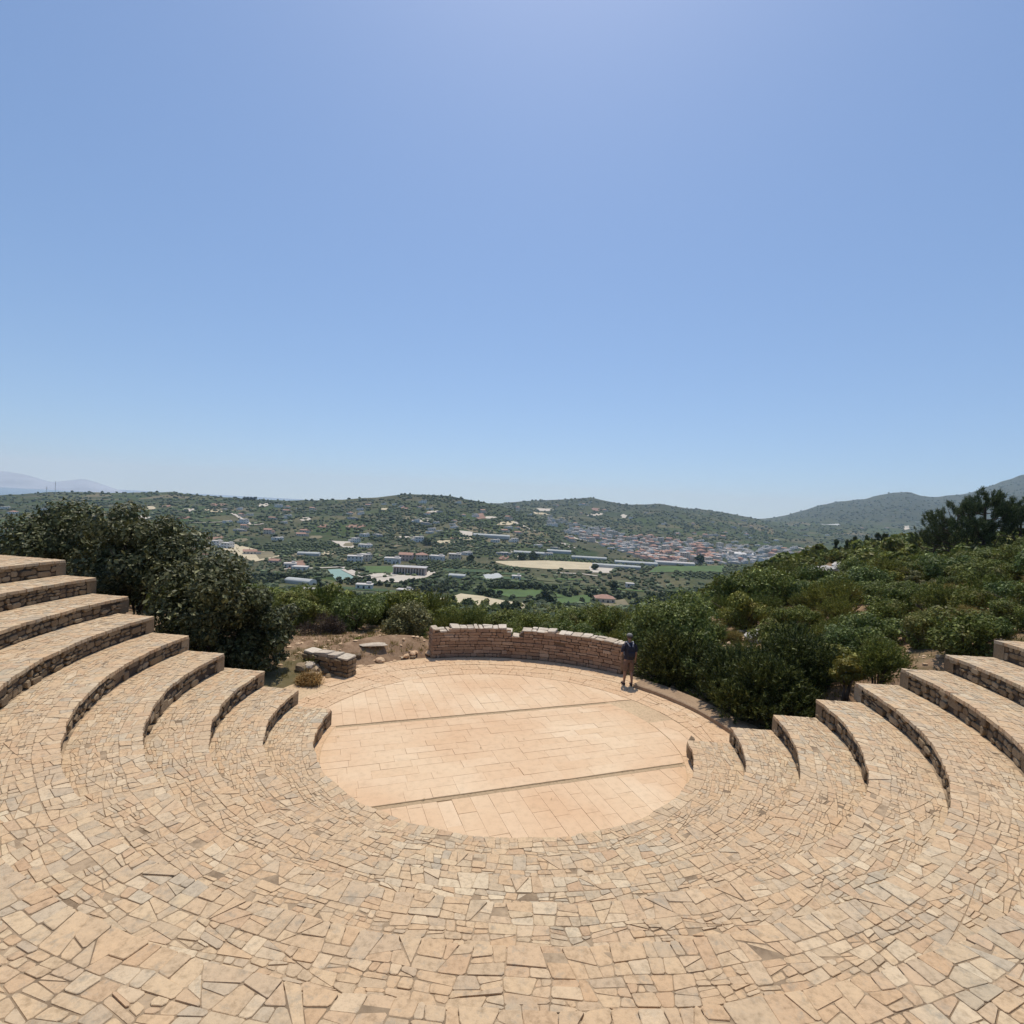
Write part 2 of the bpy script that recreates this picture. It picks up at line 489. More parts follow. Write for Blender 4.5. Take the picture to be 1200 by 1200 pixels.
m, nt, bs = new_mat('hill_and_valley_ground')
g = nt.nodes.new('ShaderNodeNewGeometry')
sx = nt.nodes.new('ShaderNodeSeparateXYZ')
nt.links.new(g.outputs['Position'], sx.inputs[0])
far = nt.nodes.new('ShaderNodeMapRange')
far.inputs[1].default_value = 140; far.inputs[2].default_value = 320
nt.links.new(sx.outputs[1], far.inputs[0])
nearc = ramp(nt, noise(nt, 1.7, 9, .72), [(.30, (.10, .068, .042)), (.45, (.23, .145, .085)), (.58, (.31, .205, .125)), (.75, (.36, .26, .17))])
nearc = mix(nt, nearc, (.105, .10, .042), ramp(nt, noise(nt, .22, 7, .7), [(.47, (0, 0, 0)), (.58, (.75, .75, .75))]))
vo = nt.nodes.new('ShaderNodeTexVoronoi')
vo.inputs['Scale'].default_value = 1 / 58
mp = nt.nodes.new('ShaderNodeMapping')
mp.inputs['Scale'].default_value = (1, .62, 0)
mp.inputs['Rotation'].default_value = (0, 0, .3)
nz = nt.nodes.new('ShaderNodeTexNoise'); nz.inputs['Scale'].default_value = .03
nt.links.new(g.outputs['Position'], nz.inputs['Vector'])
vm = nt.nodes.new('ShaderNodeVectorMath'); vm.operation = 'MULTIPLY_ADD'
vm.inputs[1].default_value = (26, 26, 0)
nt.links.new(nz.outputs['Color'], vm.inputs[0]); nt.links.new(g.outputs['Position'], vm.inputs[2])
nt.links.new(vm.outputs[0], mp.inputs[0]); nt.links.new(mp.outputs[0], vo.inputs['Vector'])
sc_ = nt.nodes.new('ShaderNodeSeparateColor'); nt.links.new(vo.outputs['Color'], sc_.inputs[0])
plots = ramp(nt, sc_.outputs[0], [(0, (.045, .066, .022)), (.22, (.066, .088, .03)), (.4, (.10, .105, .045)), (.55, (.055, .085, .025)), (.7, (.13, .12, .062)),
                                 (.82, (.07, .09, .032)), (.93, (.19, .16, .095)), (1, (.27, .22, .14))], 'CONSTANT')
scrub = ramp(nt, noise(nt, .035, 8, .7), [(.30, (.028, .040, .018)), (.48, (.042, .054, .024)), (.58, (.062, .068, .034)), (.68, (.11, .095, .06)), (.8, (.19, .155, .11))])
hf = ramp(nt, noise(nt, .006, 3, .5), [(.42, (0, 0, 0)), (.56, (1, 1, 1))])
up_ = nt.nodes.new('ShaderNodeMapRange')
up_.inputs[1].default_value = -30; up_.inputs[2].default_value = 25
nt.links.new(sx.outputs[2], up_.inputs[0])
hmix = math_n(nt, 'MAXIMUM', math_n(nt, 'MULTIPLY', hf, .7), up_.outputs[0])
farc = mix(nt, plots, scrub, hmix)
wv = nt.nodes.new('ShaderNodeTexWave'); wv.wave_type = 'BANDS'; wv.bands_direction = 'Z'
wv.inputs['Scale'].default_value = .09; wv.inputs['Distortion'].default_value = 3.5; wv.inputs['Detail'].default_value = 3; wv.inputs['Detail Scale'].default_value = .05
nt.links.new(g.outputs['Position'], wv.inputs['Vector'])
farc = mix(nt, farc, (.12, .105, .065), ramp(nt, wv.outputs['Fac'], [(.90, (0, 0, 0)), (.99, (.55, .55, .55))]))
farc = mix(nt, farc, ramp(nt, noise(nt, .22, 3, .7), [(.3, (.6, .6, .6)), (.7, (1.3, 1.3, 1.25))]), 1.0, 'MULTIPLY')
nt.links.new(mix(nt, nearc, farc, far.outputs[0]), bs.inputs['Base Color'])
bs.inputs['Roughness'].default_value = .95
bs.inputs['Specular IOR Level'].default_value = .1
bump(nt, bs, noise(nt, 7, 6, .7), .6, .05)
M['ground'] = m
ground = link('ground', np_mesh('ground', np.stack([GX, GY, GZ], -1).reshape(-1, 3), quads, m, smooth=True))
tag(ground, 'hillside and valley ground of dry soil, scrub and small fields', kind='structure')

# far blue mountains across the bay
def mountain_range(name, tab, Y, base, depth, label):
    xs = np.arange(tab[0][0], tab[-1][0] + 1, 6.0)
    tab = np.array(tab, float)
    top = np.interp(xs, tab[:, 0], tab[:, 1])
    P = at_depth(xs, top, np.full(len(xs), float(Y)))
    prof = [(-1.0, 0.0), (-.7, .2), (-.45, .45), (-.2, .78), (0, 1.0), (.3, .7), (.7, .3), (1.0, 0)]
    V = []
    for u, h in prof:
        for k in range(len(xs)):
            zz = base + (P[k, 2] - base) * h + fbm(xs[k] / 13, u * 3, 4) * 60 * (1 - abs(u)) * (h < 1)
            V.append((P[k, 0] * (1 + u * depth / Y), Y + u * depth, zz))
    n = len(xs); idn = np.arange(len(V)).reshape(len(prof), n)
    q = np.stack([idn[:-1, :-1], idn[:-1, 1:], idn[1:, 1:], idn[1:, :-1]], -1).reshape(-1, 4)
    o = link(name, np_mesh(name, np.array(V), q, M['mountain'], smooth=True))
    return tag(o, label, kind='structure')
M['mountain'] = plain_mat('haze_tinted_mountain', (.27, .31, .38), .95, .3, .001)  # pale blue of distant haze is put into this base colour
SEA = PLAIN - 118
mountain_range('mountains', [(-260, 572), (-120, 560), (-40, 556), (5, 552), (30, 556), (60, 565), (80, 563), (97, 561), (110, 564), (130, 571), (150, 578), (200, 596)], 11000., SEA - 3, 2200.,
               'faint blue mountains far beyond the left hills')

m, nt, bs = new_mat('sea_water')
bs.inputs['Base Color'].default_value = (.03, .07, .11, 1)
bs.inputs['Roughness'].default_value = .25
bump(nt, bs, noise(nt, .05, 4, .6), .25, 2.0)
xs_ = np.linspace(-20500, 20500, 42); ys_ = np.linspace(1500, 13900, 26)
gx_, gy_ = np.meshgrid(xs_, ys_)
ii_ = np.arange(gx_.size).reshape(gx_.shape)
sea = link('sea', np_mesh('sea', np.stack([gx_, gy_, np.full_like(gx_, SEA)], -1).reshape(-1, 3),
                          np.stack([ii_[:-1, :-1], ii_[:-1, 1:], ii_[1:, 1:], ii_[1:, :-1]], -1).reshape(-1, 4), m))
tag(sea, 'hazy sea beyond the left hills', kind='structure')

# ------------------------------------------------------------------ polygons for stones
def clip(poly, nx, ny, c):
    """keep the side nx*x+ny*y <= c"""
    out = []
    n = len(poly)
    for k in range(n):
        a = poly[k]; b = poly[(k + 1) % n]
        da = nx * a[0] + ny * a[1] - c; db = nx * b[0] + ny * b[1] - c
        if da <= 0: out.append(a)
        if (da < 0 < db) or (db < 0 < da):
            f = da / (da - db)
            out.append((a[0] + (b[0] - a[0]) * f, a[1] + (b[1] - a[1]) * f))
    return out

def inset(poly, d):
    """shrink a convex polygon by d"""
    out = poly
    n = len(poly)
    for k in range(n):
        a = poly[k]; b = poly[(k + 1) % n]
        ex, ey = b[0] - a[0], b[1] - a[1]
        L = math.hypot(ex, ey)
        if L < 1e-5: continue
        nx, ny = ey / L, -ex / L
        out = clip(out, nx, ny, nx * a[0] + ny * a[1] - d)
        if len(out) < 3: return []
    return out

def clean(poly, eps):
    out = []
    for p in poly:
        if not out or math.hypot(p[0] - out[-1][0], p[1] - out[-1][1]) > eps: out.append(p)
    if len(out) > 2 and math.hypot(out[0][0] - out[-1][0], out[0][1] - out[-1][1]) < eps: out.pop()
    return out

def area(p):
    return .5 * sum(p[k][0] * p[(k + 1) % len(p)][1] - p[(k + 1) % len(p)][0] * p[k][1] for k in range(len(p)))

def crazy(L, W, su, sv, seed, wvar=.35):
    """irregular paving on a strip 0..L by 0..W: power cells of jittered points; list of polygons"""
    rg = np.random.default_rng(seed)
    nv = max(1, round(W / sv)); pts = []
    for v in range(nv):
        nu = max(2, round(L / su * rg.uniform(.9, 1.1)))
        off = rg.random()
        for u in range(nu):
            pts.append(((u + off + rg.uniform(-.42, .42)) * L / nu, (v + .5 + rg.uniform(-.36, .36)) * W / nv))
    P = np.array(pts); k = su / sv
    Q = P * [1 / k, 1]                    # cells stretched along the strip
    wts = rg.uniform(0, (sv * wvar) ** 2 * 2, len(P))
    polys = []
    for i in range(len(P)):
        d2 = ((Q - Q[i]) ** 2).sum(1)
        nb = np.argsort(d2)[1:22]
        poly = [(0, 0), (L / k, 0), (L / k, W), (0, W)]
        for j in nb:
            nx, ny = 2 * (Q[j] - Q[i])
            c = (Q[j] ** 2).sum() - (Q[i] ** 2).sum() + wts[i] - wts[j]
            poly = clip(poly, nx, ny, c)
            if len(poly) < 3: break
        if len(poly) >= 3: polys.append([(p[0] * k, p[1]) for p in poly])
    return polys

def broken(u0, u1, v0, v1, amin, amax, seed, aniso=1.7, block=1.7):
    """irregular broken slabs: a strip cut again and again by slanting lines; mixed sizes"""
    rg = random.Random(seed)
    out = []
    u = u0; lean = 0.0
    while u < u1 - 1e-6:
        w = block * rg.uniform(.7, 1.3)
        if u1 - u - w < block * .4: w = u1 - u
        l2 = rg.uniform(-.16, .16) if u + w < u1 - 1e-6 else 0.0
        stack = [([(u - lean, v0), (u + w - l2, v0), (u + w + l2, v1), (u + lean, v1)], rg.uniform(amin, amax))]
        while stack:
            p, lim = stack.pop()
            if len(p) < 3: continue
            A = area(p)
            if A < lim:
                out.append(p); continue
            us = [q[0] / aniso for q in p]; vs = [q[1] for q in p]
            du, dv = max(us) - min(us), max(vs) - min(vs)
            f = rg.uniform(.33, .67); g_ = rg.uniform(.33, .67)
            cu = (min(us) + du * f) * aniso; cv = min(vs) + dv * g_
            th = rg.gauss(0, .20) if du >= dv else PI / 2 + rg.gauss(0, .16)
            nx, ny = math.cos(th), math.sin(th)
            c = nx * cu + ny * cv
            for sg in (1, -1):
                stack.append((clip(p, sg * nx, sg * ny, sg * c), math.exp(rg.uniform(math.log(amin), math.log(amax)))))
        u += w; lean = l2
    return out

def round_corners(poly, q, rg):
    out = []
    n = len(poly)
    for k in range(n):
        a, b, c = poly[k - 1], poly[k], poly[(k + 1) % n]
        la = math.hypot(a[0] - b[0], a[1] - b[1]); lc = math.hypot(c[0] - b[0], c[1] - b[1])
        f = min(q * rg.uniform(.5, 1.4), .4 * la) / max(la, 1e-6); h = min(q * rg.uniform(.5, 1.4), .4 * lc) / max(lc, 1e-6)
        out += [(b[0] + (a[0] - b[0]) * f, b[1] + (a[1] - b[1]) * f), (b[0] + (c[0] - b[0]) * h, b[1] + (c[1] - b[1]) * h)]
    return out

def slab(poly, fmap, z0, top, bev, rg, tilt=.006):
    """faces of one paving stone. fmap((u,v),z) -> world point"""
    n = len(poly)
    cx = sum(p[0] for p in poly) / n; cy = sum(p[1] for p in poly) / n
    tx, ty = rg.uniform(-tilt, tilt), rg.uniform(-tilt, tilt)
    inn = [(cx + (p[0] - cx) * (1 - bev / max(.02, math.hypot(p[0] - cx, p[1] - cy))), cy + (p[1] - cy) * (1 - bev / max(.02, math.hypot(p[0] - cx, p[1] - cy)))) for p in poly]
    V = [fmap(p, z0) for p in poly] + [fmap(p, top - bev * .7) for p in poly] + \
        [fmap(p, top + (p[0] - cx) * tx * 2 + (p[1] - cy) * ty * 2) for p in inn]
    F = []
    for k in range(n):
        j = (k + 1) % n
        F.append((k, j, n + j, n + k)); F.append((n + k, n + j, 2 * n + j, 2 * n + k))
    F.append(tuple(range(2 * n, 3 * n)))
    return np.array(V), F

def px_size(V):
    x, y, d = project(V)
    if (d < .2).any(): return 0.0
    if x.max() < -20 or x.min() > 1220 or y.min() > 1230 or y.max() < -20: return 0.0
    return math.sqrt(max(0.01, (x.max() - x.min()) * (y.max() - y.min())))

def emit(items, name, mat, parent, most=300, stuff_name=None, minpx=5.5):
    """largest pieces become parts of their own, the others one joined part"""
    items = [(px_size(V), V, F) for V, F in items]
    items.sort(key=lambda t: -t[0])
    rest = MB()
    count = 0
    for s, V, F in items:
        if s >= minpx and count < most:
            o = V.mean(0)
            me = bpy.data.meshes.new(name)
            me.from_pydata((V - o).tolist(), [], F)
            me.materials.append(mat)
            link(name, me, parent, o)
            count += 1
        else:
            rest.add(V, F)
    if rest.v:
        w = WLOC[parent.name]
        o = link(stuff_name or 'small_' + name + 's', rest.mesh(name, mat, w), parent, w)
        o['kind'] = 'stuff'

# ------------------------------------------------------------------ the stone seating tiers
ORD = ['lowest stub-ended seating tier nearest the paved stage', 'second stone seating tier up from the stage', 'third stone seating tier up from the stage',
       'fourth stone seating tier up from the stage', 'fifth stone seating tier up from the stage', 'sixth stone seating tier up from the stage',
       'seventh stone seating tier up from the stage', 'eighth stone seating tier, next below the top one', 'topmost stone seating tier of the theatre']
for i in range(9):
    r0, r1 = TR[i], TR[i + 1] + .25
    if i == 8: r1 = TR[9]
    zt, zb = TZ[i + 1], TZ[i]
    aL, aR = A_L[i], A_R[i]
    n = 96
    mb = MB()
    ang = np.linspace(aL, aR, n + 1)
    ri, ro, zc, zl = r0 + .045, r1, zt - .0065, zb - .35
    ring = []
    for a in ang:
        ring.append([pol(ri, a, zl), pol(ri, a, zc), pol(ro, a, zc), pol(ro, a, zl)])
    base = pol(r0, 270, zb)
    V = [p for q in ring for p in q]
    F = []; mi = []
    for k in range(n):
        b = 4 * k
        mb_f = [(b, b + 4, b + 5, b + 1), (b + 1, b + 5, b + 6, b + 2), (b + 2, b + 6, b + 7, b + 3)]
        for f_, mm in zip(mb_f, (1, 0, 1)): mb.f.append(list(f_)); mb.m.append(mm)
    mb.f.append([0, 1, 2, 3]); mb.m.append(1)
    mb.f.append([4 * n + 3, 4 * n + 2, 4 * n + 1, 4 * n]); mb.m.append(1)
    mb.v = [tuple(p) for p in V]
    tier = link('seating_tier', mb.mesh('seating_tier', [M['flag_joint'], M['mortar']], base), None, base)
    tag(tier, ORD[i] + ', curved with pale flagstones', 'seating tier', 'curved stone seating tiers of the theatre')
    # flagstones on the tread
    rg = random.Random(100 + i)
    W = TR[i + 1] - r0 - (.02 if i < 8 else 0)
    rm = (r0 + TR[i + 1]) / 2
    span = math.radians(aR - aL)
    items = []
    vis0 = 0.0
    lipw = rg.uniform(.24, .30)
    slabs_ = broken(0, span * rm, 0, lipw, .022, .075, 200 + i, 1.5, .8) + broken(0, span * rm, lipw, W, .007, .052, 700 + i, 1.8, 1.4)
    for poly in slabs_:
        poly = clean(inset(clean(poly, .012), rg.choice([.0008, .0015, .002, .003, .005, .007])), .008)
        if len(poly) < 3 or area(poly) < .0016: continue
        poly = clean(round_corners(poly, .016, rg), .004)
        ov = -.03
        def fm(p, z, rm=rm, r0=r0, aL=aL):
            v = p[1] + .075 * vnoise(p[0] * 1.9 + 9 * i, 5.5) * math.exp(-((p[1] - lipw) / .22) ** 2)
            edge = max(0, 1 - v / .1) * (.03 + .05 * vnoise(p[0] * 2.3, i * 3.1) + .03 * vnoise(p[0] * 7.1, i * 5.7))
            return pol(r0 + v - edge, aL + math.degrees(p[0] / rm), z)
        V, F = slab(poly, fm, zt - .075, zt + rg.gauss(0, .0030), .005, rg, .007)
        items.append((V, F))
    emit(items, 'flagstone', M['flag'], tier, 300, 'small_flagstones')
    # rubble stones of the riser
    items = []
    Ls = span * r0; H = zt - zb - .05
    s = 0.0
    rg = random.Random(300 + i)
    while s < Ls - .05:
        blk = rg.uniform(.3, .8)
        nrow = rg.choice([2, 3, 3, 3, 4])
        cuts = sorted([0] + [(k + rg.uniform(-.25, .25)) / nrow for k in range(1, nrow)] + [1])
        for k in range(nrow):
            u = s
            e = min(s + blk, Ls)
            z0 = zb + H * cuts[k]; z1 = zb + H * cuts[k + 1]
            while u < e - .04:
                w = min(rg.uniform(.6, 2.6) * (z1 - z0) + .04, e - u)
                if e - u - w < .07: w = e - u
                g_ = .008
                poly = [(u + g_, z0 + g_), (u + w - g_, z0 + g_), (u + w - g_, z1 - g_), (u + g_, z1 - g_)]
                j = .022
                poly = [(p[0] + rg.uniform(-j, j), p[1] + rg.uniform(-j, j)) for p in poly]
                poly = round_corners(poly, .04, rg)
                out = rg.choice([rg.uniform(-.02, .03), rg.uniform(.0, .06)])
                fm = lambda p, d, r0=r0, aL=aL: pol(r0 + .03 - d, aL + math.degrees(p[0] / r0), p[1])
                V, F = slab(poly, fm, -.06, out, .016, rg, .02)
                items.append((V, F))
                u += w
        s += blk
    # only the parts of the riser that turn towards the camera are worth pieces of their own
    face = [t for t in items]
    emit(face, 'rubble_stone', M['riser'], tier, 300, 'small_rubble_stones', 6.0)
    # squared end stones
    for a, sg in ((aL, 1), (aR, -1)):
        Vs = []
        h0 = zb - .05
        rr = r0 + .0
        poly = [(rr, h0), (rr + .42, h0), (rr + .42, zt - .05), (rr, zt - .05)]
        th = math.radians(a)
        tx, ty = -math.sin(th) * sg * -1, math.cos(th) * sg * -1
        def fm(p, d, a=a, tx=tx, ty=ty):
            q = pol(p[0], a, p[1]); return q + np.array([tx, ty, 0]) * d
        V, F = slab(round_corners(poly, .03, rg), fm, -.25, .05, .02, rg, .0)
        o = V.mean(0)
        me = bpy.data.meshes.new('end_stone'); me.from_pydata((V - o).tolist(), [], F); me.materials.append(M['riser'])
        link('end_stone', me, tier, o)

# ------------------------------------------------------------------ the stage
base = np.array([CX, CY, -.03])
mb = MB()
N = 120
mb.add([(CX, CY, -.016)] + [tuple(pol(7.4, 360 * k / N, -.016)) for k in range(N)], [(0, 1 + k, 1 + (k + 1) % N) for k in range(N)])
stage = link('stage_floor', mb.mesh('stage_floor', M['tile_joint'], base), None, base)
tag(stage, 'round stage floor of pale sandy pavers with two straight channels', kind='structure')
SA = math.radians(20.0)
ux, uy = math.cos(SA), math.sin(SA)
def to_st(X, Y): return ((X - CX) * ux + (Y - CY) * uy, -(X - CX) * uy + (Y - CY) * ux)
def from_st(p, z): return np.array([CX + p[0] * ux - p[1] * uy, CY + p[0] * uy + p[1] * ux, z])
S1 = to_st(*at_z(397, 851)[:2])[1]; S1b = to_st(*at_z(735, 822)[:2])[1]
S2 = to_st(*at_z(530, 935)[:2])[1]; S2b = to_st(*at_z(800, 895)[:2])[1]
S1 = (S1 + S1b) / 2; S2 = (S2 + S2b) / 2
def disc_clip(poly, R, n=72):
    for k in range(n):
        a = 2 * PI * k / n
        if max(math.hypot(*p) for p in poly) <= R: return poly
        poly = clip(poly, math.cos(a), math.sin(a), R)
        if len(poly) < 3: return []
    return poly
rg = random.Random(5)
items = []
CHW = .075                                     # half width of a channel
def tiles_along(v0, v1, R, across):
    """rows of pavers in stage coordinates between v0 and v1"""
    if not across:
        v = v0
        while v < v1 - .02:
            h = min(rg.choice([.30, .34, .38]), v1 - v)
            if v1 - v - h < .12: h = v1 - v
            u = -R - rg.random()
            while u < R:
                w = rg.choice([.55, .7, .85, 1.0])
                p = disc_clip([(u, v), (u + w, v), (u + w, v + h), (u, v + h)], R)
                if len(p) > 2: yield p
                u += w
            v += h
    else:
        u = -R
        while u < R:
            w = rg.choice([.30, .34, .38])
            v = v0 - rg.random() * .7
            while v < v1:
                h = rg.choice([.55, .7, .85, 1.05])
                a, b = max(v, v0), min(v + h, v1)
                if b - a > .05:
                    p = disc_clip([(u, a), (u + w, a), (u + w, b), (u, b)], R)
                    if len(p) > 2: yield p
                v += h
            u += w
RD, RU = 4.36, 5.22
for gen in (tiles_along(S2 + CHW, S1 - CHW, RD, False), tiles_along(S1 + CHW, RU, RU, True), tiles_along(-RD, S2 - CHW, RD, True)):
    for p in gen:
        p = clean(inset(clean(p, .01), rg.choice([.0012, .002, .003])), .01)
        if len(p) < 3 or area(p) < .004: continue
        items.append(slab(p, from_st, -.045, rg.gauss(0, .0018), .002, rg, .003))
for poly in crazy(math.radians(26) * 4.8, RU - 4.40, .8, .40, 61, .3):
    poly = clean(inset(clean(poly, .02), .0035), .012)
    if len(poly) < 3 or area(poly) < .004: continue
    fm = lambda p, z: pol(4.40 + p[1], -3.6 + math.degrees(p[0] / 4.8), z)
    mid = fm((sum(p[0] for p in poly) / len(poly), sum(p[1] for p in poly) / len(poly)), 0)
    if max(to_st(*fm(p, 0)[:2])[1] for p in poly) > S1 - CHW: continue
    items.append(slab(poly, fm, -.045, rg.uniform(-.003, .003), .004, rg, .002))
emit(items, 'paver', M['tile'], stage, 300, 'small_pavers', 4)
# the two channels
for sv in (S1, S2):
    L = math.sqrt(RD ** 2 - sv ** 2) - .02
    mb = MB()
    for a, b, z in ((-CHW + .004, -CHW + .02, -.002), (-CHW + .02, CHW - .02, -.0125), (CHW - .02, CHW - .004, -.002)):
        q = [from_st((-L, sv + a), z), from_st((L, sv + a), z), from_st((L, sv + b), z), from_st((-L, sv + b), z)]
        q2 = [p - np.array([0, 0, .03]) for p in q]
        mb.add(q + q2, [(0, 1, 2, 3), (0, 4, 5, 1), (1, 5, 6, 2), (2, 6, 7, 3), (3, 7, 4, 0)])
    o = from_st((0, sv), 0)
    link('drain_channel', mb.mesh('drain_channel', M['channel'], o), stage, o)
# gutter round the near half
mb = MB()
aa = np.linspace(168, 357, 84)
for k in range(len(aa) - 1):
    q = [pol(4.375, aa[k], -.008), pol(4.56, aa[k], -.008), pol(4.56, aa[k + 1], -.008), pol(4.375, aa[k + 1], -.008)]
    mb.add(q, [(0, 1, 2, 3)])
link('gutter', mb.mesh('gutter', M['ring'], base), stage, base)
# ring of irregular stones behind the pavers, to the wall
items = []
for (ra, rb, a0, a1, seed, su, sv_) in ((5.25, 6.28, -3.5, 175, 41, .50, .30), (6.31, 7.22, 46, 150, 42, .55, .34)):
    rm = (ra + rb) / 2
    for poly in broken(0, math.radians(a1 - a0) * rm, 0, rb - ra, .07, .42, seed, 1.8, 1.6):
        poly = clean(inset(clean(poly, .012), rg.choice([.001, .002, .003, .005])), .01)
        if len(poly) < 3 or area(poly) < .004: continue
        poly = clean(round_corners(poly, .03, rg), .008)
        fm = lambda p, z, rm=rm, ra=ra, a0=a0: pol(ra + p[1], a0 + math.degrees(p[0] / rm), z)
        items.append(slab(poly, fm, -.05, rg.gauss(0, .003), .005, rg))
emit(items, 'ring_stone', M['ring'], stage, 300, 'small_ring_stones', 4)
# kerb on the right, low edge between the ring and the shrubs
mb = MB()
aa = np.linspace(1, 47, 40)
prof = [(6.27, -.05), (6.275, .10), (6.31, .125), (6.95, .14), (7.05, -.1)]
V = [pol(r + .02 * vnoise(a * .7, r * 5), a, z) for a in aa for r, z in prof]
n = len(prof)
F = [(k * n + j, k * n + j + 1, (k + 1) * n + j + 1, (k + 1) * n + j) for k in range(len(aa) - 1) for j in range(n - 1)]
mb.add(V, F)
o = pol(6.6, 24, 0)
kerb = link('kerb', mb.mesh('kerb', M['kerb'], o), None, o)
tag(kerb, 'low curved concrete kerb between the stage ring and the dark shrubs', kind='structure')
# two broken stones by the stubs
def rock_mesh(name, mat, size, seed, sub=2):
    bm = bmesh.new()
    bmesh.ops.create_icosphere(bm, subdivisions=sub, radius=1)
    rg_ = random.Random(seed)
    ox = rg_.random() * 50
    for v in bm.verts:
        c = v.co
        f = 1 + .55 * float(fbm(c.x * 1.3 + ox, c.y * 1.3 + c.z * 1.7 + ox, 3))
        v.co = Vector((c.x * size[0] * f, c.y * size[1] * f, c.z * size[2] * f))
    me = bpy.data.meshes.new(name)
    bm.to_mesh(me); bm.free()
    me.materials.append(mat)
    return me

# ------------------------------------------------------------------ the curved back wall
wb = pol(7.35, 84, 0)
wall = empty('stone_wall', wb)
tag(wall, 'low curved wall of reddish brown stone behind the stage with pale ragged coping', 'stone wall')
WA0, WA1 = 113.0, 55.2
def wall_top(a):
    x = project(pol(7.3, a, 1.0))[0]
    # picture rows of the wall top along its length
    return float(.05 * vnoise(a * 1.1, 3.3) + np.interp(x, [500, 512, 520, 535, 590, 597, 600, 608, 612, 620, 660, 726], [1.08, 1.10, 1.0, 1.10, 1.12, 1.02, .84, .84, 1.06, 1.12, 1.10, 1.08]))
RWI = 7.28
items = []
Lw = math.radians(WA0 - WA1) * RWI
rg = random.Random(77)
def wmap(p, d): return pol(RWI - d, WA0 - math.degrees(p[0] / RWI), p[1])
z = .0
row = 0
while z < 1.2:
    h = rg.uniform(.085, .15)
    u = -rg.random() * .2
    while u < Lw:
        w = rg.uniform(.16, .55)
        if rg.random() < .2: w *= .5
        a, b = max(0, u), min(Lw, u + w)
        am = WA0 - math.degrees((a + b) / 2 / RWI)
        zt = wall_top(am)
        if b - a > .05 and z + h * .6 < zt and not (abs((a + b) / 2 - 5.05) < .14 and .52 < z < .66):
            g_ = .007
            zz = min(z + h, zt)
            poly = [(a + g_, z + g_), (b - g_, z + g_), (b - g_, zz - g_), (a + g_, zz - g_)]
            poly = [(p[0] + rg.uniform(-.012, .012), p[1] + rg.uniform(-.010, .010)) for p in poly]
            poly = round_corners(poly, .022, rg)
            batter = -.0
            items.append(slab(poly, wmap, -.08, rg.uniform(0, .045), .012, rg, .02))
        u += w
    z += h
emit(items, 'wall_stone', M['wallstone'], wall, 300, 'small_wall_stones', 3)
# core and back
mb = MB()
nn = 60
ring = []
for k in range(nn + 1):
    a = WA0 + (WA1 - WA0) * k / nn
    zt = wall_top(a) - .03
    ring.append([pol(RWI + .03, a, -.3), pol(RWI + .03, a, zt), pol(RWI + .50, a, zt), pol(RWI + .56, a, -1.4)])
V = [p for q in ring for p in q]
F = []
for k in range(nn):
    b = 4 * k
    F += [(b, b + 1, b + 5, b + 4), (b + 1, b + 2, b + 6, b + 5), (b + 2, b + 3, b + 7, b + 6)]
F += [(3, 2, 1, 0), (4 * nn, 4 * nn + 1, 4 * nn + 2, 4 * nn + 3)]
mb.add(V, F)
link('wall_core', mb.mesh('wall_core', M['wall_mortar'], wb), wall, wb)
# ends of the wall: coursed stones
for a, sg in ((WA0, 1), (WA1, -1)):
    z = 0
    items = []
    th = math.radians(a)
    tv = np.array([-math.sin(th), math.cos(th), 0]) * sg
    while z < wall_top(a) - .08:
        h = rg.uniform(.09, .16)
        u = 0
        while u < .5:
            w = min(rg.uniform(.16, .34), .5 - u)
            if .5 - u - w < .06: w = .5 - u
            poly = [(RWI + u + .006, z + .006), (RWI + u + w - .006, z + .006), (RWI + u + w - .006, min(z + h, wall_top(a)) - .006), (RWI + u + .006, min(z + h, wall_top(a)) - .006)]
            poly = round_corners(poly, .02, rg)
            fm = lambda p, d, a=a, tv=tv: pol(p[0], a, p[1]) + tv * d
            items.append(slab(poly, fm, -.05, rg.uniform(0, .03), .01, rg, .02))
            u += w
        z += h
    emit(items, 'wall_stone', M['wallstone'], wall, 20, 'small_end_stones', .1)
# coping stones
items = []
u = 0
while u < Lw:
    w = rg.uniform(.14, .42)
    a, b = u, min(u + w, Lw)
    am = WA0 - math.degrees((a + b) / 2 / RWI)
    zt = wall_top(am)
    for (v0, v1) in ((-.05, .26), (.27, .55)) if rg.random() < .6 else ((-.05, .55),):
        poly = [(a + .012, v0 + rg.uniform(-.02, .02)), (b - .012, v0 + rg.uniform(-.02, .02)), (b - .012, v1 + rg.uniform(-.02, .01)), (a + .012, v1 + rg.uniform(-.02, .01))]
        poly = [(p[0] + rg.uniform(-.015, .015), p[1]) for p in poly]
        poly = round_corners(poly, .04, rg)
        fm = lambda p, z: pol(RWI + p[1], WA0 - math.degrees(p[0] / RWI), z)
        items.append(slab([p for p in poly][::-1], fm, zt - .03, zt + rg.uniform(.0, .04), .016, rg, .05))
    u += w * (1 if rg.random() < .85 else 1.35)
emit(items, 'coping_stone', M['coping'], wall, 300, 'small_coping_stones', .1)

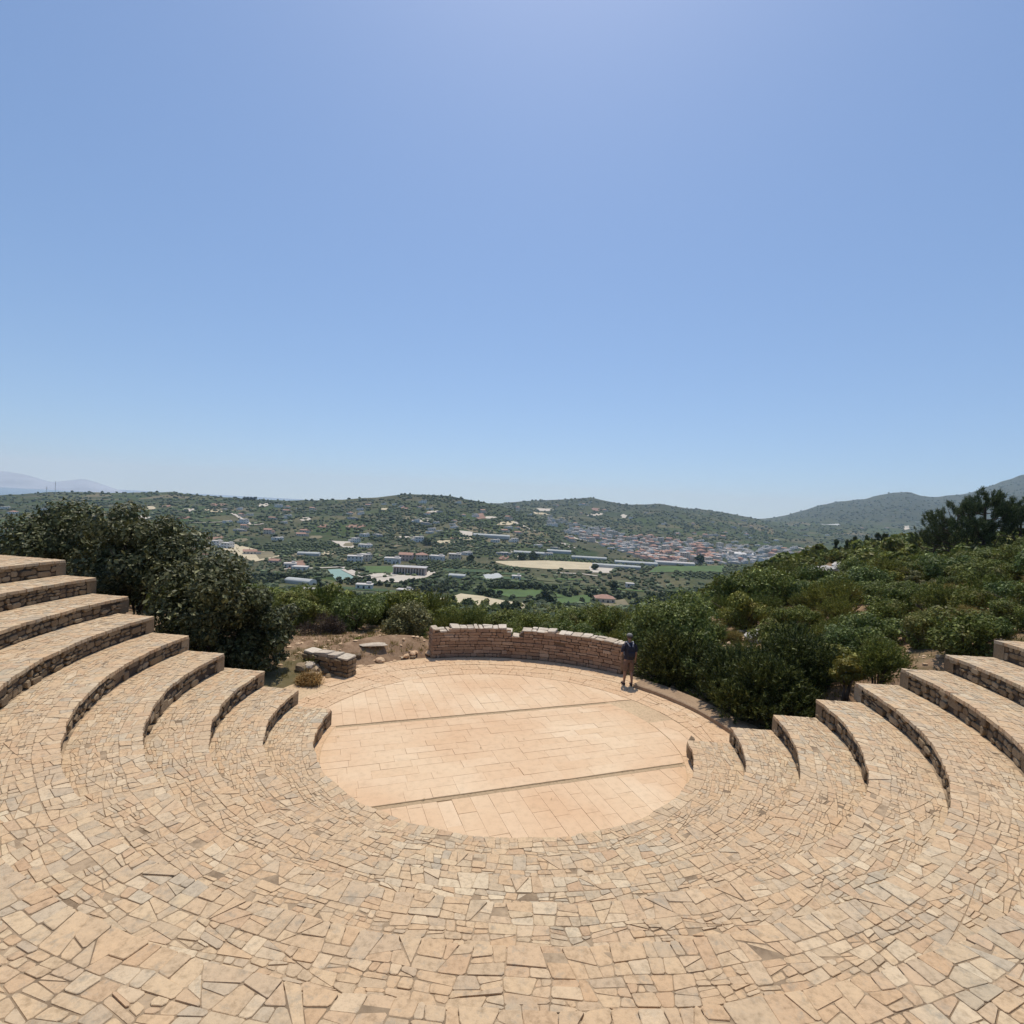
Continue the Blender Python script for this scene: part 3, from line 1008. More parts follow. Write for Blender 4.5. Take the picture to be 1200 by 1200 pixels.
# ------------------------------------------------------------------ low wall at the left entrance
p0 = at_depth(357, 775, 19.0); p0[2] = 0
pA = at_z(356, 762, .62); pB = at_z(408, 772, .62)
A_, B_ = pA[:2], pB[:2]
dv = (B_ - A_) / np.linalg.norm(B_ - A_); nv_ = np.array([dv[1], -dv[0]])
if nv_[1] > 0: nv_ = -nv_
Lx = float(np.linalg.norm(B_ - A_))
o0 = np.array([*((A_ + B_) / 2), 0])
low = empty('low_wall', o0)
tag(low, 'short low stone wall with pale cap stones by the left stage entrance', 'stone wall')
mb = MB()
def lw(p, d): return np.array([*(A_ + dv * p[0] + nv_ * d), p[1]])
Wd = .42
mb.add([lw((0, -.3), 0), lw((Lx, -.3), 0), lw((Lx, .57), 0), lw((0, .57), 0), lw((0, -.3), -Wd), lw((Lx, -.3), -Wd), lw((Lx, .57), -Wd), lw((0, .57), -Wd)],
       [(0, 1, 2, 3), (1, 5, 6, 2), (5, 4, 7, 6), (4, 0, 3, 7), (3, 2, 6, 7)])
link('wall_core', mb.mesh('wall_core', M['mortar'], o0), low, o0)
items = []
z = 0
while z < .54:
    h = min(rg.uniform(.10, .17), .57 - z)
    u = 0
    while u < Lx - .02:
        w = min(rg.uniform(.15, .4), Lx - u)
        if Lx - u - w < .08: w = Lx - u
        poly = round_corners([(u + .007, z + .007), (u + w - .007, z + .007), (u + w - .007, z + h - .007), (u + .007, z + h - .007)], .025, rg)
        poly = [(p[0] + rg.uniform(-.02, .02), p[1] + rg.uniform(-.02, .02)) for p in poly]
        items.append(slab(poly, lw, -.04, rg.uniform(.0, .09), .022, rg, .06))
        u += w
    for sidx in range(2):
        a_, b_ = sidx * Wd / 2 + .005, (sidx + 1) * Wd / 2 - .005
        poly = round_corners([(a_, z + .007), (b_, z + .007), (b_, z + h - .007), (a_, z + h - .007)], .025, rg)
        fm = lambda p, d: np.array([*(A_ + dv * (Lx + d) - nv_ * p[0]), p[1]])
        items.append(slab(poly, fm, -.04, rg.uniform(.01, .04), .014, rg, .02))
    z += h
emit(items, 'wall_stone', M['riser'], low, 200, 'small_wall_stones', .1)
items = []
u = 0
while u < Lx - .02:
    w = min(rg.uniform(.3, .55), Lx - u)
    poly = round_corners([(u + .01, -.03), (u + w - .01, -.03), (u + w - .01, Wd + .03), (u + .01, Wd + .03)], .04, rg)
    fm = lambda p, z: np.array([*(A_ + dv * p[0] - nv_ * p[1]), z])
    items.append(slab(poly, fm, .55, .62 + rg.uniform(-.03, .03), .02, rg, .08))
    u += w
emit(items, 'coping_stone', M['coping'], low, 100, None, .1)

def lone_rock(name, px, py, mat, size, seed, label, cat='rock', Y=None, sink=.25, rz=0.0, group=None):
    P = hit([px], [py], 15)[0][0] if Y is None else np.array([*at_depth(px, py, Y)[:2], 0])
    if Y is not None: P[2] = float(height(P[0], P[1]))
    P[2] += size[2] * (1 - sink)
    o = link(name, rock_mesh(name, mat, size, seed), None, P)
    o.rotation_euler.z = rz
    return tag(o, label, cat, group)
lone_rock('flat_stone', 438, 757, M['coping'], (.50, .24, .055), 3, 'flat pale slab lying on the soil bank left of the back wall', 'slab', rz=.2, sink=.0)
for k, (x, y, s) in enumerate([(395, 790, .17), (386, 797, .15), (402, 788, .11), (372, 802, .13), (420, 770, .09), (390, 784, .13), (380, 790, .16), (376, 783, .12), (368, 790, .14), (384, 779, .12), (362, 800, .12), (398, 796, .08)]):
    lone_rock('rubble_stone', x, y, M['riser'], (s * 1.3, s, s * .8), 20 + k, 'loose rubble stone at the foot of the low left wall', 'stone', group='loose stones by the left entrance', rz=k)

random.seed(55)
for k in range(34):
    x, y = random.uniform(352, 412), random.uniform(778, 806)
    if y > 806 - (x - 352) * .22: continue
    q = random.uniform(.07, .2)
    lone_rock('rubble_stone', x, y, M[random.choice(['riser', 'flag', 'coping', 'flag'])], (q * 1.35, q, q * .75), 120 + k, 'rubble stone heaped on the bank below the low left wall', 'stone', group='rubble heap below the low left wall', rz=k * .7)
for k in range(16):
    x = random.uniform(412, 503); y = 792 - (x - 412) * .245 - random.uniform(2, 9)
    q = random.uniform(.05, .13)
    lone_rock('rubble_stone', x, y, M[random.choice(['riser', 'flag', 'ring'])], (q * 1.4, q, q * .7), 170 + k, 'rubble stone along the bank between low left wall and back wall', 'stone', group='stones along the bank', rz=k * .9)
for k, (r_, a_, z_, sz) in enumerate(((4.62, 357.6, .20, (.10, .16, .24)), (4.78, 357.2, .10, (.14, .12, .13)), (4.66, 359.0, .05, (.08, .09, .07)))):
    P_ = pol(r_, a_, z_)
    o = link('broken_stone', rock_mesh('broken_stone', M['riser'], sz, 210 + k), None, P_)
    tag(o, ['upright broken stone at the front right stub end', 'squat broken stone behind the upright one at the right stub', 'small broken stone on the stage edge by the right stub'][k], 'stone')

# ------------------------------------------------------------------ plants
def leaves_np(C, Nrm, size, asp, rg, up=.3, droop=0):
    """one quad leaf for each centre C, facing roughly Nrm"""
    n = len(C)
    N_ = Nrm + rg.normal(0, .55, (n, 3)) + [0, 0, up]
    N_ /= np.linalg.norm(N_, axis=1, keepdims=True) + 1e-9
    T = rg.normal(0, 1, (n, 3))
    T -= (T * N_).sum(1, keepdims=True) * N_
    T /= np.linalg.norm(T, axis=1, keepdims=True) + 1e-9
    B = np.cross(N_, T)
    s = size * np.clip(rg.lognormal(0, .42, (n, 1)), .4, 2.2)
    a = C - T * s; b = C + B * s * asp - T * s * .1 + N_ * s * .12; c = C + T * s; d = C - B * s * asp - T * s * .1 + N_ * s * .12
    V = np.stack([a, b, c, d], 1).reshape(-1, 3)
    F = np.arange(4 * n).reshape(n, 4)
    return V, F

def blades_np(C, D, length, width, rg):
    """thin three-sided blades from C along D"""
    n = len(C)
    D = D / (np.linalg.norm(D, axis=1, keepdims=True) + 1e-9)
    S = np.cross(D, rg.normal(0, 1, (n, 3)))
    S /= np.linalg.norm(S, axis=1, keepdims=True) + 1e-9
    l = length * rg.uniform(.6, 1.3, (n, 1))
    V = np.stack([C - S * width, C + S * width, C + D * l], 1).reshape(-1, 3)
    return V, np.arange(3 * n).reshape(n, 3)

def crown_points(n, clumps, rg, shell=.8):
    """points on the shells of the clumps, with outward normals"""
    w = np.array([c[1] ** 2 for c in clumps]); w = w / w.sum()
    k = rg.choice(len(clumps), n, p=w)
    d = rg.normal(0, 1, (n, 3)); d /= np.linalg.norm(d, axis=1, keepdims=True)
    Cc = np.array([c[0] for c in clumps])[k]; R = np.array([c[1] for c in clumps])[k][:, None]
    q = np.array([c[2] for c in clumps])[k]
    rad = np.where(rg.random((n, 1)) < shell, rg.uniform(.82, 1.06, (n, 1)), rg.uniform(.3, .9, (n, 1)))
    bumpy = 1 + .22 * np.sin(d[:, :1] * 7 + Cc[:, :1] * 9) * np.sin(d[:, 1:2] * 6 + 2) + rg.normal(0, .05, (n, 1))
    P = Cc + d * R * rad * bumpy * q
    return P, d

def make_clumps(rx, ry, rz, k, rg, rmin=.2, rmax=.46, flat=.82):
    """clumps filling an ellipsoid that stands on z=0"""
    out = []
    for _ in range(k):
        d = rg.normal(0, 1, 3); d /= np.linalg.norm(d)
        f = rg.uniform(.35, .8)
        r = rg.uniform(rmin, rmax) * min(rx, ry, rz * 1.1)
        c = np.array([d[0] * rx * f, d[1] * ry * f, rz * .95 + d[2] * rz * f * .95])
        c[2] = max(c[2], r * .45)
        out.append((c, r, np.array([1.1, 1.1, flat])))
    return out

def stems_mesh(name, h, spread, n, rg, r=.03, splits=2):
    mb = MB()
    for k in range(n):
        a = rg.uniform(0, 2 * PI); s = rg.uniform(.2, 1) * spread
        p = Vector((rg.uniform(-.1, .1), rg.uniform(-.1, .1), -.25)); d = Vector((math.cos(a) * s, math.sin(a) * s, h * rg.uniform(.7, 1)))
        m_ = p + d * .5 + Vector((rg.uniform(-.1, .1) * spread, rg.uniform(-.1, .1) * spread, h * .12))
        mb.tube(p, m_, r, r * .75, 5); mb.tube(m_, p + d, r * .75, r * .35, 5)
        for _ in range(splits):
            f = rg.uniform(.1, .8); q = m_ + (p + d - m_) * f
            e = q + Vector((rg.normal(0, .3) * spread, rg.normal(0, .3) * spread, h * rg.uniform(.1, .3)))
            mb.tube(q, e, r * .5, r * .2, 4)
    return mb.mesh(name, M['bark'], smooth=True)

def foliage_mesh(name, kind, rx, ry, rz, n, size, mat, seed, k=14, asp=.55):
    rg = np.random.default_rng(seed)
    cl = make_clumps(rx, ry, rz, k, rg)
    if kind == 'leaf':
        P, d = crown_points(n, cl, rg)
        keep = P[:, 2] > -.1
        V, F = leaves_np(P[keep], d[keep], size, asp, rg)
        return np_mesh(name, V, F, mat)
    if kind == 'blade':                      # bushes of upright twigs with narrow leaves
        m_ = n // 22
        P, d = crown_points(m_, cl, rg, .75)
        D = d * .75 + np.array([0, 0, .8]) + rg.normal(0, .25, (m_, 3))
        D /= np.linalg.norm(D, axis=1, keepdims=True)
        L = size * 6
        tt = rg.random((m_, 22, 1)) ** .8
        C = (P[:, None] + D[:, None] * (tt * L)).reshape(-1, 3)
        DD = (D[:, None] + rg.normal(0, .55, (m_, 22, 3))).reshape(-1, 3)
        V, F = blades_np(C, DD, size * 1.6, size * .28, rg)
        return np_mesh(name, V, F, mat)
    if kind == 'twig':
        m_ = n // 8
        P, d = crown_points(m_, cl, rg, .6)
        D = d + np.array([0, 0, .3])
        C = np.repeat(P, 8, 0) + rg.normal(0, size, (m_ * 8, 3))
        DD = np.repeat(D, 8, 0) + rg.normal(0, .7, (m_ * 8, 3))
        V, F = blades_np(C, DD, size * 3, size * .22, rg)
        return np_mesh(name, V, F, mat)

def bush(name, label, cat, loc, kind, rx, ry, rz, n, size, mat, seed, k=14, asp=.55, group=None, stem=8, sr=.03, part='foliage'):
    """a plant of its own: stems carry the foliage"""
    rg = np.random.default_rng(seed + 5)
    o = link(name, stems_mesh(name, rz * 1.5, min(rx, ry) * .8, stem, rg, sr), None, loc)
    tag(o, label, cat, group)
    f = bpy.data.objects.new(part, foliage_mesh(part, kind, rx, ry, rz, n, size, mat, seed, k, asp))
    COL.objects.link(f); f.parent = o
    return o

def ground_at(x, Y):
    X = (x - 600) / FPX * Y
    P = at_depth(x, hor(x) + 40, Y)
    return np.array([P[0], Y, float(height(P[0], Y))])

# the dark leafy bushes at the left ends of the tiers
def bush_px(name, label, cat, x0, x1, ytop, ybot, Y, kind, n, size, mat, seed, **kw):
    """bush that spans the picture box at depth Y"""
    a = at_depth(x0, (ytop + ybot) / 2, Y); b = at_depth(x1, (ytop + ybot) / 2, Y)
    top = at_depth((x0 + x1) / 2, ytop, Y)[2]; bot = at_depth((x0 + x1) / 2, ybot, Y)[2]
    rx = (b[0] - a[0]) / 2
    rz = (top - bot) / 2
    ry = kw.pop('ry', min(rx, 1.6))
    loc = np.array([(a[0] + b[0]) / 2, Y, bot])
    return bush(name, label, cat, loc, kind, rx * .92, ry, rz * .94, n, size, mat, seed, **kw)
bush_px('carob_bush', 'tall dark leafy bush behind the topmost left seating tiers', 'bush', 14, 130, 570, 690, 18.2, 'leaf', 16000, .055, M['leaf_dark'], 31, k=26, ry=1.7)
bush_px('carob_bush', 'tall dark leafy bush in the middle of the left row above the tier ends', 'bush', 88, 240, 566, 716, 17.4, 'leaf', 24000, .055, M['leaf_dark'], 32, k=30, ry=1.6)
bush_px('carob_bush', 'broad dark leafy bush hiding the lower left tier ends', 'bush', 165, 325, 622, 800, 16.7, 'leaf', 27000, .052, M['leaf_dark'], 33, k=40, ry=1.75)
bush_px('carob_bush', 'rounded dark bush above the dry twigs beside the left entrance', 'bush', 262, 352, 655, 806, 17.2, 'leaf', 15000, .05, M['leaf_dark'], 34, k=24, ry=1.3)
bush_px('dry_bush', 'bleached dry twiggy bush on the bank by the low left wall', 'bush', 348, 378, 784, 808, 16.7, 'twig', 4500, .05, M['leaf_dry'], 36, k=14, ry=.7, part='twigs', stem=10, sr=.012)
bush_px('grass_tuft', 'patch of dry yellowish grass on top of the low left bank', 'grass', 352, 392, 768, 785, 18.2, 'blade', 5000, .05, M['leaf_olive'], 37, k=12, ry=.7, part='blades', stem=4, sr=.01)
bush_px('carob_bush', 'small dark leafy bush sprawling over the third and fourth left tier ends', 'bush', 198, 262, 700, 782, 15.9, 'leaf', 8000, .05, M['leaf_dark'], 39, k=18, ry=.8)
# right of the stage
bush_px('oak_tree', 'big rounded light green oak right behind the person', 'tree', 734, 852, 680, 800, 20.6, 'leaf', 36000, .048, M['leaf_oak'], 41, k=48, ry=2.0, stem=10, sr=.07, part='crown')
for k, (x0, x1, yt, yb, Y, lab) in enumerate([
        (756, 838, 744, 818, 18.6, 'dark prickly bush nearest the person, over the stage edge'),
        (812, 900, 752, 842, 17.0, 'dark prickly bush hanging over the curved kerb'),
        (845, 950, 770, 858, 15.4, 'dark prickly bush directly behind the two lowest right tier ends'),
        (890, 985, 738, 830, 16.6, 'dark prickly bush behind the third right tier end')]):
    bush_px('prickly_bush', lab, 'bush', x0, x1, yt, yb, Y, 'blade', 42000, .075, M['leaf_prickly'], 50 + k, k=22, ry=1.3)
bush_px('broom_shrub', 'small yellow flowering shrub at the fourth right tier end', 'bush', 975, 1012, 758, 815, 14.6, 'leaf', 2600, .045, M['leaf_yellow'], 60, k=12, ry=.45)
bush_px('juniper', 'small dark upright juniper beside the yellow flowering shrub', 'bush', 1006, 1052, 746, 806, 14.4, 'blade', 9000, .05, M['leaf_scrub'], 61, k=12, ry=.5)
bush_px('grey_bush', 'pale grey green bush left of the back wall end', 'bush', 445, 510, 698, 752, 22.8, 'leaf', 9000, .04, M['leaf_grey'], 62, k=20, ry=1.1)
bush_px('thorn_bush', 'leafless greyish thorn bush between the left entrance and the grey bush', 'bush', 355, 408, 716, 760, 22.4, 'twig', 7000, .05, M['bark'], 63, k=14, ry=.9, part='twigs')
bush_px('leafy_weed', 'low yellow green weed beside the flat pale slab', 'weed', 405, 448, 742, 758, 21.2, 'leaf', 1600, .05, M['leaf_olive'], 64, k=9, ry=.5, stem=4, sr=.01)

# shrub kinds for the scrub: made once, copied many times
KINDS = []
for nm, lab, kind, (rx, ry, rz), n, size, mat, k in [
        ('scrub_oak', 'rounded dark green scrub oak', 'leaf', (1.25, 1.2, .95), 7500, .046, M['leaf_scrub'], 26),
        ('scrub_oak', 'wide mid green scrub oak', 'leaf', (1.6, 1.4, .8), 8500, .046, M['leaf_oak'], 28),
        ('lentisk_shrub', 'olive green lentisk shrub', 'leaf', (1.15, 1.1, .75), 6500, .043, M['leaf_olive'], 22),
        ('broom_bush', 'feathery upright broom bush', 'blade', (1.0, 1.0, .8), 9000, .07, M['leaf_olive'], 14),
        ('heath_shrub', 'low dark heath shrub', 'blade', (1.1, 1.1, .6), 9000, .065, M['leaf_scrub'], 16),
        ('scrub_oak', 'tall loose bright green scrub oak', 'leaf', (1.2, 1.2, 1.25), 8500, .046, M['leaf_oak'], 30),
        ('sage_bush', 'pale grey green sage bush', 'leaf', (.9, .9, .55), 2600, .05, M['leaf_grey'], 14),
        ('dry_shrub', 'straw brown dried out shrub', 'twig', (.95, .95, .6), 5000, .06, M['leaf_straw'], 14)]:
    st = stems_mesh(nm, rz * 1.5, rx * .8, 7, np.random.default_rng(len(KINDS) + 90), .035)
    fo = foliage_mesh('foliage', kind, rx, ry, rz, n, size, mat, 900 + len(KINDS), k)
    KINDS.append((nm, lab, st, fo, rx, rz))
def place_shrub(ki, P, s, rz, where, group):
    nm, lab, st, fo, rx, rz_ = KINDS[ki]
    o = link(nm, st, None, P)
    o.rotation_euler.z = rz; o.scale = (s, s, s * random.uniform(.85, 1.2))
    f = bpy.data.objects.new('foliage', fo)
    COL.objects.link(f); f.parent = o
    tag(o, lab + ' ' + where, 'shrub', group)
random.seed(21)
cand = []
rg = np.random.default_rng(77)
tries = 0
grid = {}
def free(X, Y, d):
    gx, gy = int(X // 4), int(Y // 4)
    for a in range(gx - 1, gx + 2):
        for b in range(gy - 1, gy + 2):
            for (x_, y_, d_) in grid.get((a, b), ()):
                if math.hypot(x_ - X, y_ - Y) < (d + d_) * .5: return False
    return True
taken = [(20.6, 777 + 16, 2.0), (18.6, 797, 1.6), (17, 856, 1.6), (15.4, 897, 1.6), (16.6, 937, 1.6), (22.8, 478, 1.3)]
for _ in range(42000):
    w = rg.random()
    Y = 14.5 * (135 / 14.5) ** rg.random() if w < .45 else 14.5 + 120 * rg.random() if w < .7 else rg.uniform(60, 270)
    x = rg.uniform(-80, 1330)
    X = (x - 600) / FPX * Y
    r = math.hypot(X - CX, Y - CY)
    if r < 8.2 or (X < 0 and Y < 23.5) or (-4 < X < 6 and Y < 22.8): continue
    if X > 0 and Y < 15.2: continue
    if x > 860 and Y > 135: continue
    if 935 < x < 1008 and 36 < Y < 62 and 660 < float(project([X, Y, float(height(X, Y))])[1]) < 700: continue
    if 860 < x < 912 and 20.5 < Y < 25: continue
    s = rg.uniform(.6, 1.25) * (1 + max(0, Y - 40) / 160)
    if X > 5 and Y < 22: s *= .75
    if x < 735 and Y < 60: s = rg.uniform(.95, 1.6) if Y > 26 else rg.uniform(.8, 1.2)
    if 488 < x < 655 and Y < 60: s *= .66
    d = 1.7 * s
    if Y > 60: d = 2.3 * s
    if 735 < x < 860 and Y < 21.5 and X < 6: continue
    if not free(X, Y, d): continue
    grid.setdefault((int(X // 4), int(Y // 4)), []).append((X, Y, d))
    cand.append((Y, X, s, x))
cand.sort()
cand = [c for c in cand]
# the 300 that look largest become plants of their own
ones = cand[:300]; more = cand[300:]
for Y, X, s, x in ones:
    z = float(height(X, Y))
    right = x > 740
    w = rg.random()
    if right: ki = 0 if w < .25 else 1 if w < .45 else 2 if w < .62 else 3 if w < .76 else 4 if w < .84 else 5 if w < .89 else 6 if w < .93 else 7
    else: ki = 0 if w < .35 else 1 if w < .5 else 2 if w < .75 else 4 if w < .9 else 3
    if right:
        near = 'low down' if Y < 26 else 'halfway up' if Y < 48 else 'near the crest'
        wh = near + (' behind the big round oak' if x < 900 else ' above the prickly bushes' if x < 1045 else ' above the upper right tiers')
    else:
        wh = ('close' if Y < 32 else 'farther down') + (' beyond the low left wall' if x < 420 else ' beside the pale grey bush' if x < 520 else
              ' behind the back wall left half' if x < 625 else ' behind the back wall right half')
    place_shrub(ki, (X, Y, z - .1), s, rg.uniform(0, 6.28), wh,
                'shrubs on the right hillside' if right else 'shrubs beyond the back wall')
# the rest of the scrub in one
VV, FF = [], []
b = 0
for mi, mat in enumerate((M['leaf_scrub'], M['leaf_olive'], M['leaf_oak'])):
    VV, FF, b = [], [], 0
    for Y, X, s, x in more[mi::3]:
        z = float(height(X, Y))
        cl = make_clumps(1.3 * s, 1.3 * s, .85 * s, 10, rg)
        P, d = crown_points(520 if Y < 70 else 170, cl, rg, .95)
        V, F = leaves_np(P, d, (.16 if Y < 70 else .27) * s, .6, rg)
        VV.append(V + [X, Y, z - .1]); FF.append(F + b); b += len(V)
    if VV:
        o = link('scrub', np_mesh('scrub', np.concatenate(VV), np.concatenate(FF), mat))
        tag(o, ['dark green', 'olive green', 'mid green'][mi] + ' low scrub covering the slopes beyond the nearer shrubs', 'scrub', kind='stuff')
print('shrubs', len(ones), 'scrub', len(more))

# dry grass, weeds and loose stones on bare ground near the theatre
rg = np.random.default_rng(404)
gp_ = []
while len(gp_) < 4200:
    Y = rg.uniform(14.6, 34); x = rg.uniform(330, 1250); X = (x - 600) / FPX * Y
    r = math.hypot(X - CX, Y - CY)
    if r < 7.75 or (X > 0 and Y < 15.0): continue
    if fbm(X * .9, Y * .9, 3) < rg.uniform(-.35, .3): continue
    gp_.append((X, Y))
gp_ = np.array(gp_); gz_ = height(gp_[:, 0], gp_[:, 1])
C = np.repeat(np.stack([gp_[:, 0], gp_[:, 1], gz_ - .02], 1), 12, 0)
C[:, :2] += rg.normal(0, .06, (len(C), 2))
D = rg.normal(0, .45, (len(C), 3)) + [0, 0, 1.0]
V, F = blades_np(C, D, .17, .011, rg)
tag(link('dry_grass', np_mesh('dry_grass', V, F, M['leaf_straw'])), 'dry straw coloured grass on the bare soil round the theatre', 'grass', kind='stuff')
n_ = 1500
sp_ = []
while len(sp_) < n_:
    Y = rg.uniform(14.6, 26); x = rg.uniform(330, 1250); X = (x - 600) / FPX * Y
    r = math.hypot(X - CX, Y - CY)
    if r < 7.5 or (X > 0 and Y < 15.0): continue
    sp_.append((X, Y))
sp_ = np.array(sp_); sz_ = height(sp_[:, 0], sp_[:, 1])
bm = bmesh.new(); bmesh.ops.create_icosphere(bm, subdivisions=1, radius=1)
bv = np.array([v.co[:] for v in bm.verts]); bf = np.array([[v.index for v in f.verts] for f in bm.faces]); bm.free()
sc3 = (rg.gamma(1.6, .022, (n_, 1, 1)) + .012) * np.stack([rg.uniform(.7, 1.5, n_), rg.uniform(.7, 1.5, n_), rg.uniform(.4, .8, n_)], 1)[:, None, :]
V = bv[None] * (1 + rg.normal(0, .16, (n_, len(bv), 1))) * sc3 + np.stack([sp_[:, 0], sp_[:, 1], sz_], 1)[:, None]
F = (bf[None] + (np.arange(n_) * len(bv))[:, None, None]).reshape(-1, 3)
tag(link('pebbles', np_mesh('pebbles', V.reshape(-1, 3), F, M['ring'])), 'loose pebbles and broken stone on the bare soil', 'pebbles', kind='stuff')

n_ = 420
th_ = rg.uniform(0, 2 * PI, n_); rr_ = np.where(rg.random(n_) < .9, rg.uniform(5.6, 7.1, n_), rg.uniform(0, 5.4, n_))
C = np.stack([CX + rr_ * np.cos(th_), CY + rr_ * np.sin(th_), np.full(n_, .022)], 1)
C = C[(C[:, 1] > CY - 1) | (rr_ < 4.3)]
V, F = leaves_np(C, np.tile([0, 0, 1.0], (len(C), 1)), .02, .5, rg, 2.0)
tag(link('leaf_litter', np_mesh('leaf_litter', V, F, M['leaf_dry'])), 'small dry leaves blown over the stage paving', 'leaves', kind='stuff')

# pine trees on the right crest
def pine(name, label, loc, h, w, seed, n_tuft=170, group=None):
    rg = np.random.default_rng(seed)
    mb = MB()
    top = Vector((rg.uniform(-.2, .2), 0, h * .86))
    mb.tube((0, 0, -.3), top * .5, .16 * h / 5, .11 * h / 5, 7); mb.tube(top * .5, top, .11 * h / 5, .03, 6)
    tips = []
    for k in range(20):
        f = rg.uniform(.12, .97); a = rg.uniform(0, 6.28)
        p = top * f
        L = w * (1.15 - .75 * f) * rg.uniform(.6, 1.1)
        e1 = p + Vector((math.cos(a) * L * .6, math.sin(a) * L * .6, L * .12))
        e2 = p + Vector((math.cos(a) * L, math.sin(a) * L, L * .48 + .1 * h * rg.random()))
        mb.tube(p, e1, .05, .035, 5); mb.tube(e1, e2, .035, .012, 5)
        for q in range(7):
            g_ = rg.uniform(.3, 1.12)
            b_ = e1 + (e2 - e1) * g_
            tips.append((np.array(b_) + rg.normal(0, .16 * w, 3) * [1, 1, .6], np.array([math.cos(a) * .5, math.sin(a) * .5, 1.1])))
    o = link(name, mb.mesh(name, M['bark'], smooth=True), None, loc)
    tag(o, label, 'tree', group)
    P = np.array([t[0] for t in tips]); D = np.array([t[1] for t in tips])
    D = D / np.linalg.norm(D, axis=1, keepdims=True)
    m_ = 85
    tt = rg.random((len(P), m_, 1))
    C = (P[:, None] + D[:, None] * (tt - .3) * .12 * h).reshape(-1, 3) + rg.normal(0, .012 * h, (len(P) * m_, 3))
    DD = (D[:, None] * 1.0 + rg.normal(0, .6, (len(P), m_, 3))).reshape(-1, 3)
    V, F = blades_np(C, DD, .055 * h, .0048 * h, rg)
    f = bpy.data.objects.new('crown', np_mesh('crown', V, F, M['needle']))
    COL.objects.link(f); f.parent = o
    return o
def pine_px(label, x, ytop, ybot, Y, w, seed):
    b_ = at_depth(x, ybot, Y); t_ = at_depth(x, ytop, Y)
    return pine('pine_tree', label, b_, t_[2] - b_[2], w, seed)
pine_px('largest dark pine with upswept tufts on the right crest', 1152, 572, 655, 46, 2.9, 71)
pine_px('spreading dark pine left of the largest one on the crest', 1118, 588, 655, 48, 2.6, 72)
pine_px('dark pine at the right edge of the picture beside the largest one', 1194, 592, 652, 45, 2.7, 73)
pine_px('small low pine at the left foot of the pine group', 1094, 612, 652, 50, 1.7, 74)
for k, x in enumerate((980, 994, 1001, 1016, 1027, 1036, 1046)):
    Y = 112
    P = ground_at(x, Y)
    top = at_depth(x, 632 - (k * 7 % 6) - .03 * (x - 980) * 2, Y)[2]
    h = max(2.6, top - P[2])
    o = pine('cypress', 'small dark conifer standing on the skyline of the right crest', P, h, .7, 80 + k, group='conifers on the crest skyline')

# limestone outcrops
for k, (x, y, s) in enumerate([(948, 684, .8), (960, 678, 1.0), (972, 675, .9), (985, 672, 1.1), (997, 671, .7), (1035, 660, .5), (884, 748, .45), (895, 750, .4)]):
    lone_rock('limestone_rock', x, y, M['limestone'], (s * 1.3, s * .8, s * .6), 40 + k, 'pale limestone outcrop among the hillside scrub' if k < 6 else 'small pale rock on the bare soil patch behind the prickly bushes', 'rock',
              Y=None if k < 6 else 23, sink=.3, rz=k * 1.3, group='limestone outcrops on the hillside' if k < 6 else 'small rocks behind the prickly bushes')
bush_px('almond_tree', 'pale yellow green tree standing out in the hillside scrub', 'tree', 1034, 1058, 663, 686, 60, 'leaf', 2600, .1, M['leaf_yellow'], 66, k=12, ry=1.1, part='crown')
# ------------------------------------------------------------------ fields, roads and lots of the valley
DRN = [0]
def drape(name, px, mat, label, lift=.3, cell=9.0):
    DRN[0] += 1; lift += .017 * (DRN[0] % 23)
    P, ok = hit([p[0] for p in px], [p[1] for p in px], 60)
    P = P[ok]
    # convex outline of the points
    pts = sorted(map(tuple, P[:, :2]))
    def half(ps):
        h = []
        for p in ps:
            while len(h) > 1 and (h[-1][0] - h[-2][0]) * (p[1] - h[-2][1]) - (h[-1][1] - h[-2][1]) * (p[0] - h[-2][0]) <= 0: h.pop()
            h.append(p)
        return h
    hull = half(pts)[:-1] + half(pts[::-1])[:-1]
    xs = [p[0] for p in hull]; ys = [p[1] for p in hull]
    mb = MB()
    nx = int((max(xs) - min(xs)) / cell) + 1; ny = int((max(ys) - min(ys)) / cell) + 1
    nx = min(nx, 60); ny = min(ny, 60)
    dx = (max(xs) - min(xs)) / nx; dy = (max(ys) - min(ys)) / ny
    for a in range(nx):
        for b in range(ny):
            x0, y0 = min(xs) + a * dx, min(ys) + b * dy
            poly = [(x0, y0), (x0 + dx, y0), (x0 + dx, y0 + dy), (x0, y0 + dy)]
            for k in range(len(hull)):
                p, q = hull[k], hull[(k + 1) % len(hull)]
                ex, ey = q[0] - p[0], q[1] - p[1]
                poly = clip(poly, ey, -ex, ey * p[0] - ex * p[1])
                if len(poly) < 3: break
            if len(poly) > 2:
                hz = height(np.array([p[0] for p in poly]), np.array([p[1] for p in poly]))
                mb.add([(p[0], p[1], z + lift) for p, z in zip(poly, hz)], [tuple(range(len(poly)))])
    c = np.array([sum(xs) / len(xs), sum(ys) / len(ys), 0]); c[2] = float(height(c[0], c[1]))
    return tag(link(name, mb.mesh(name, mat, c), None, c), label, kind='structure')

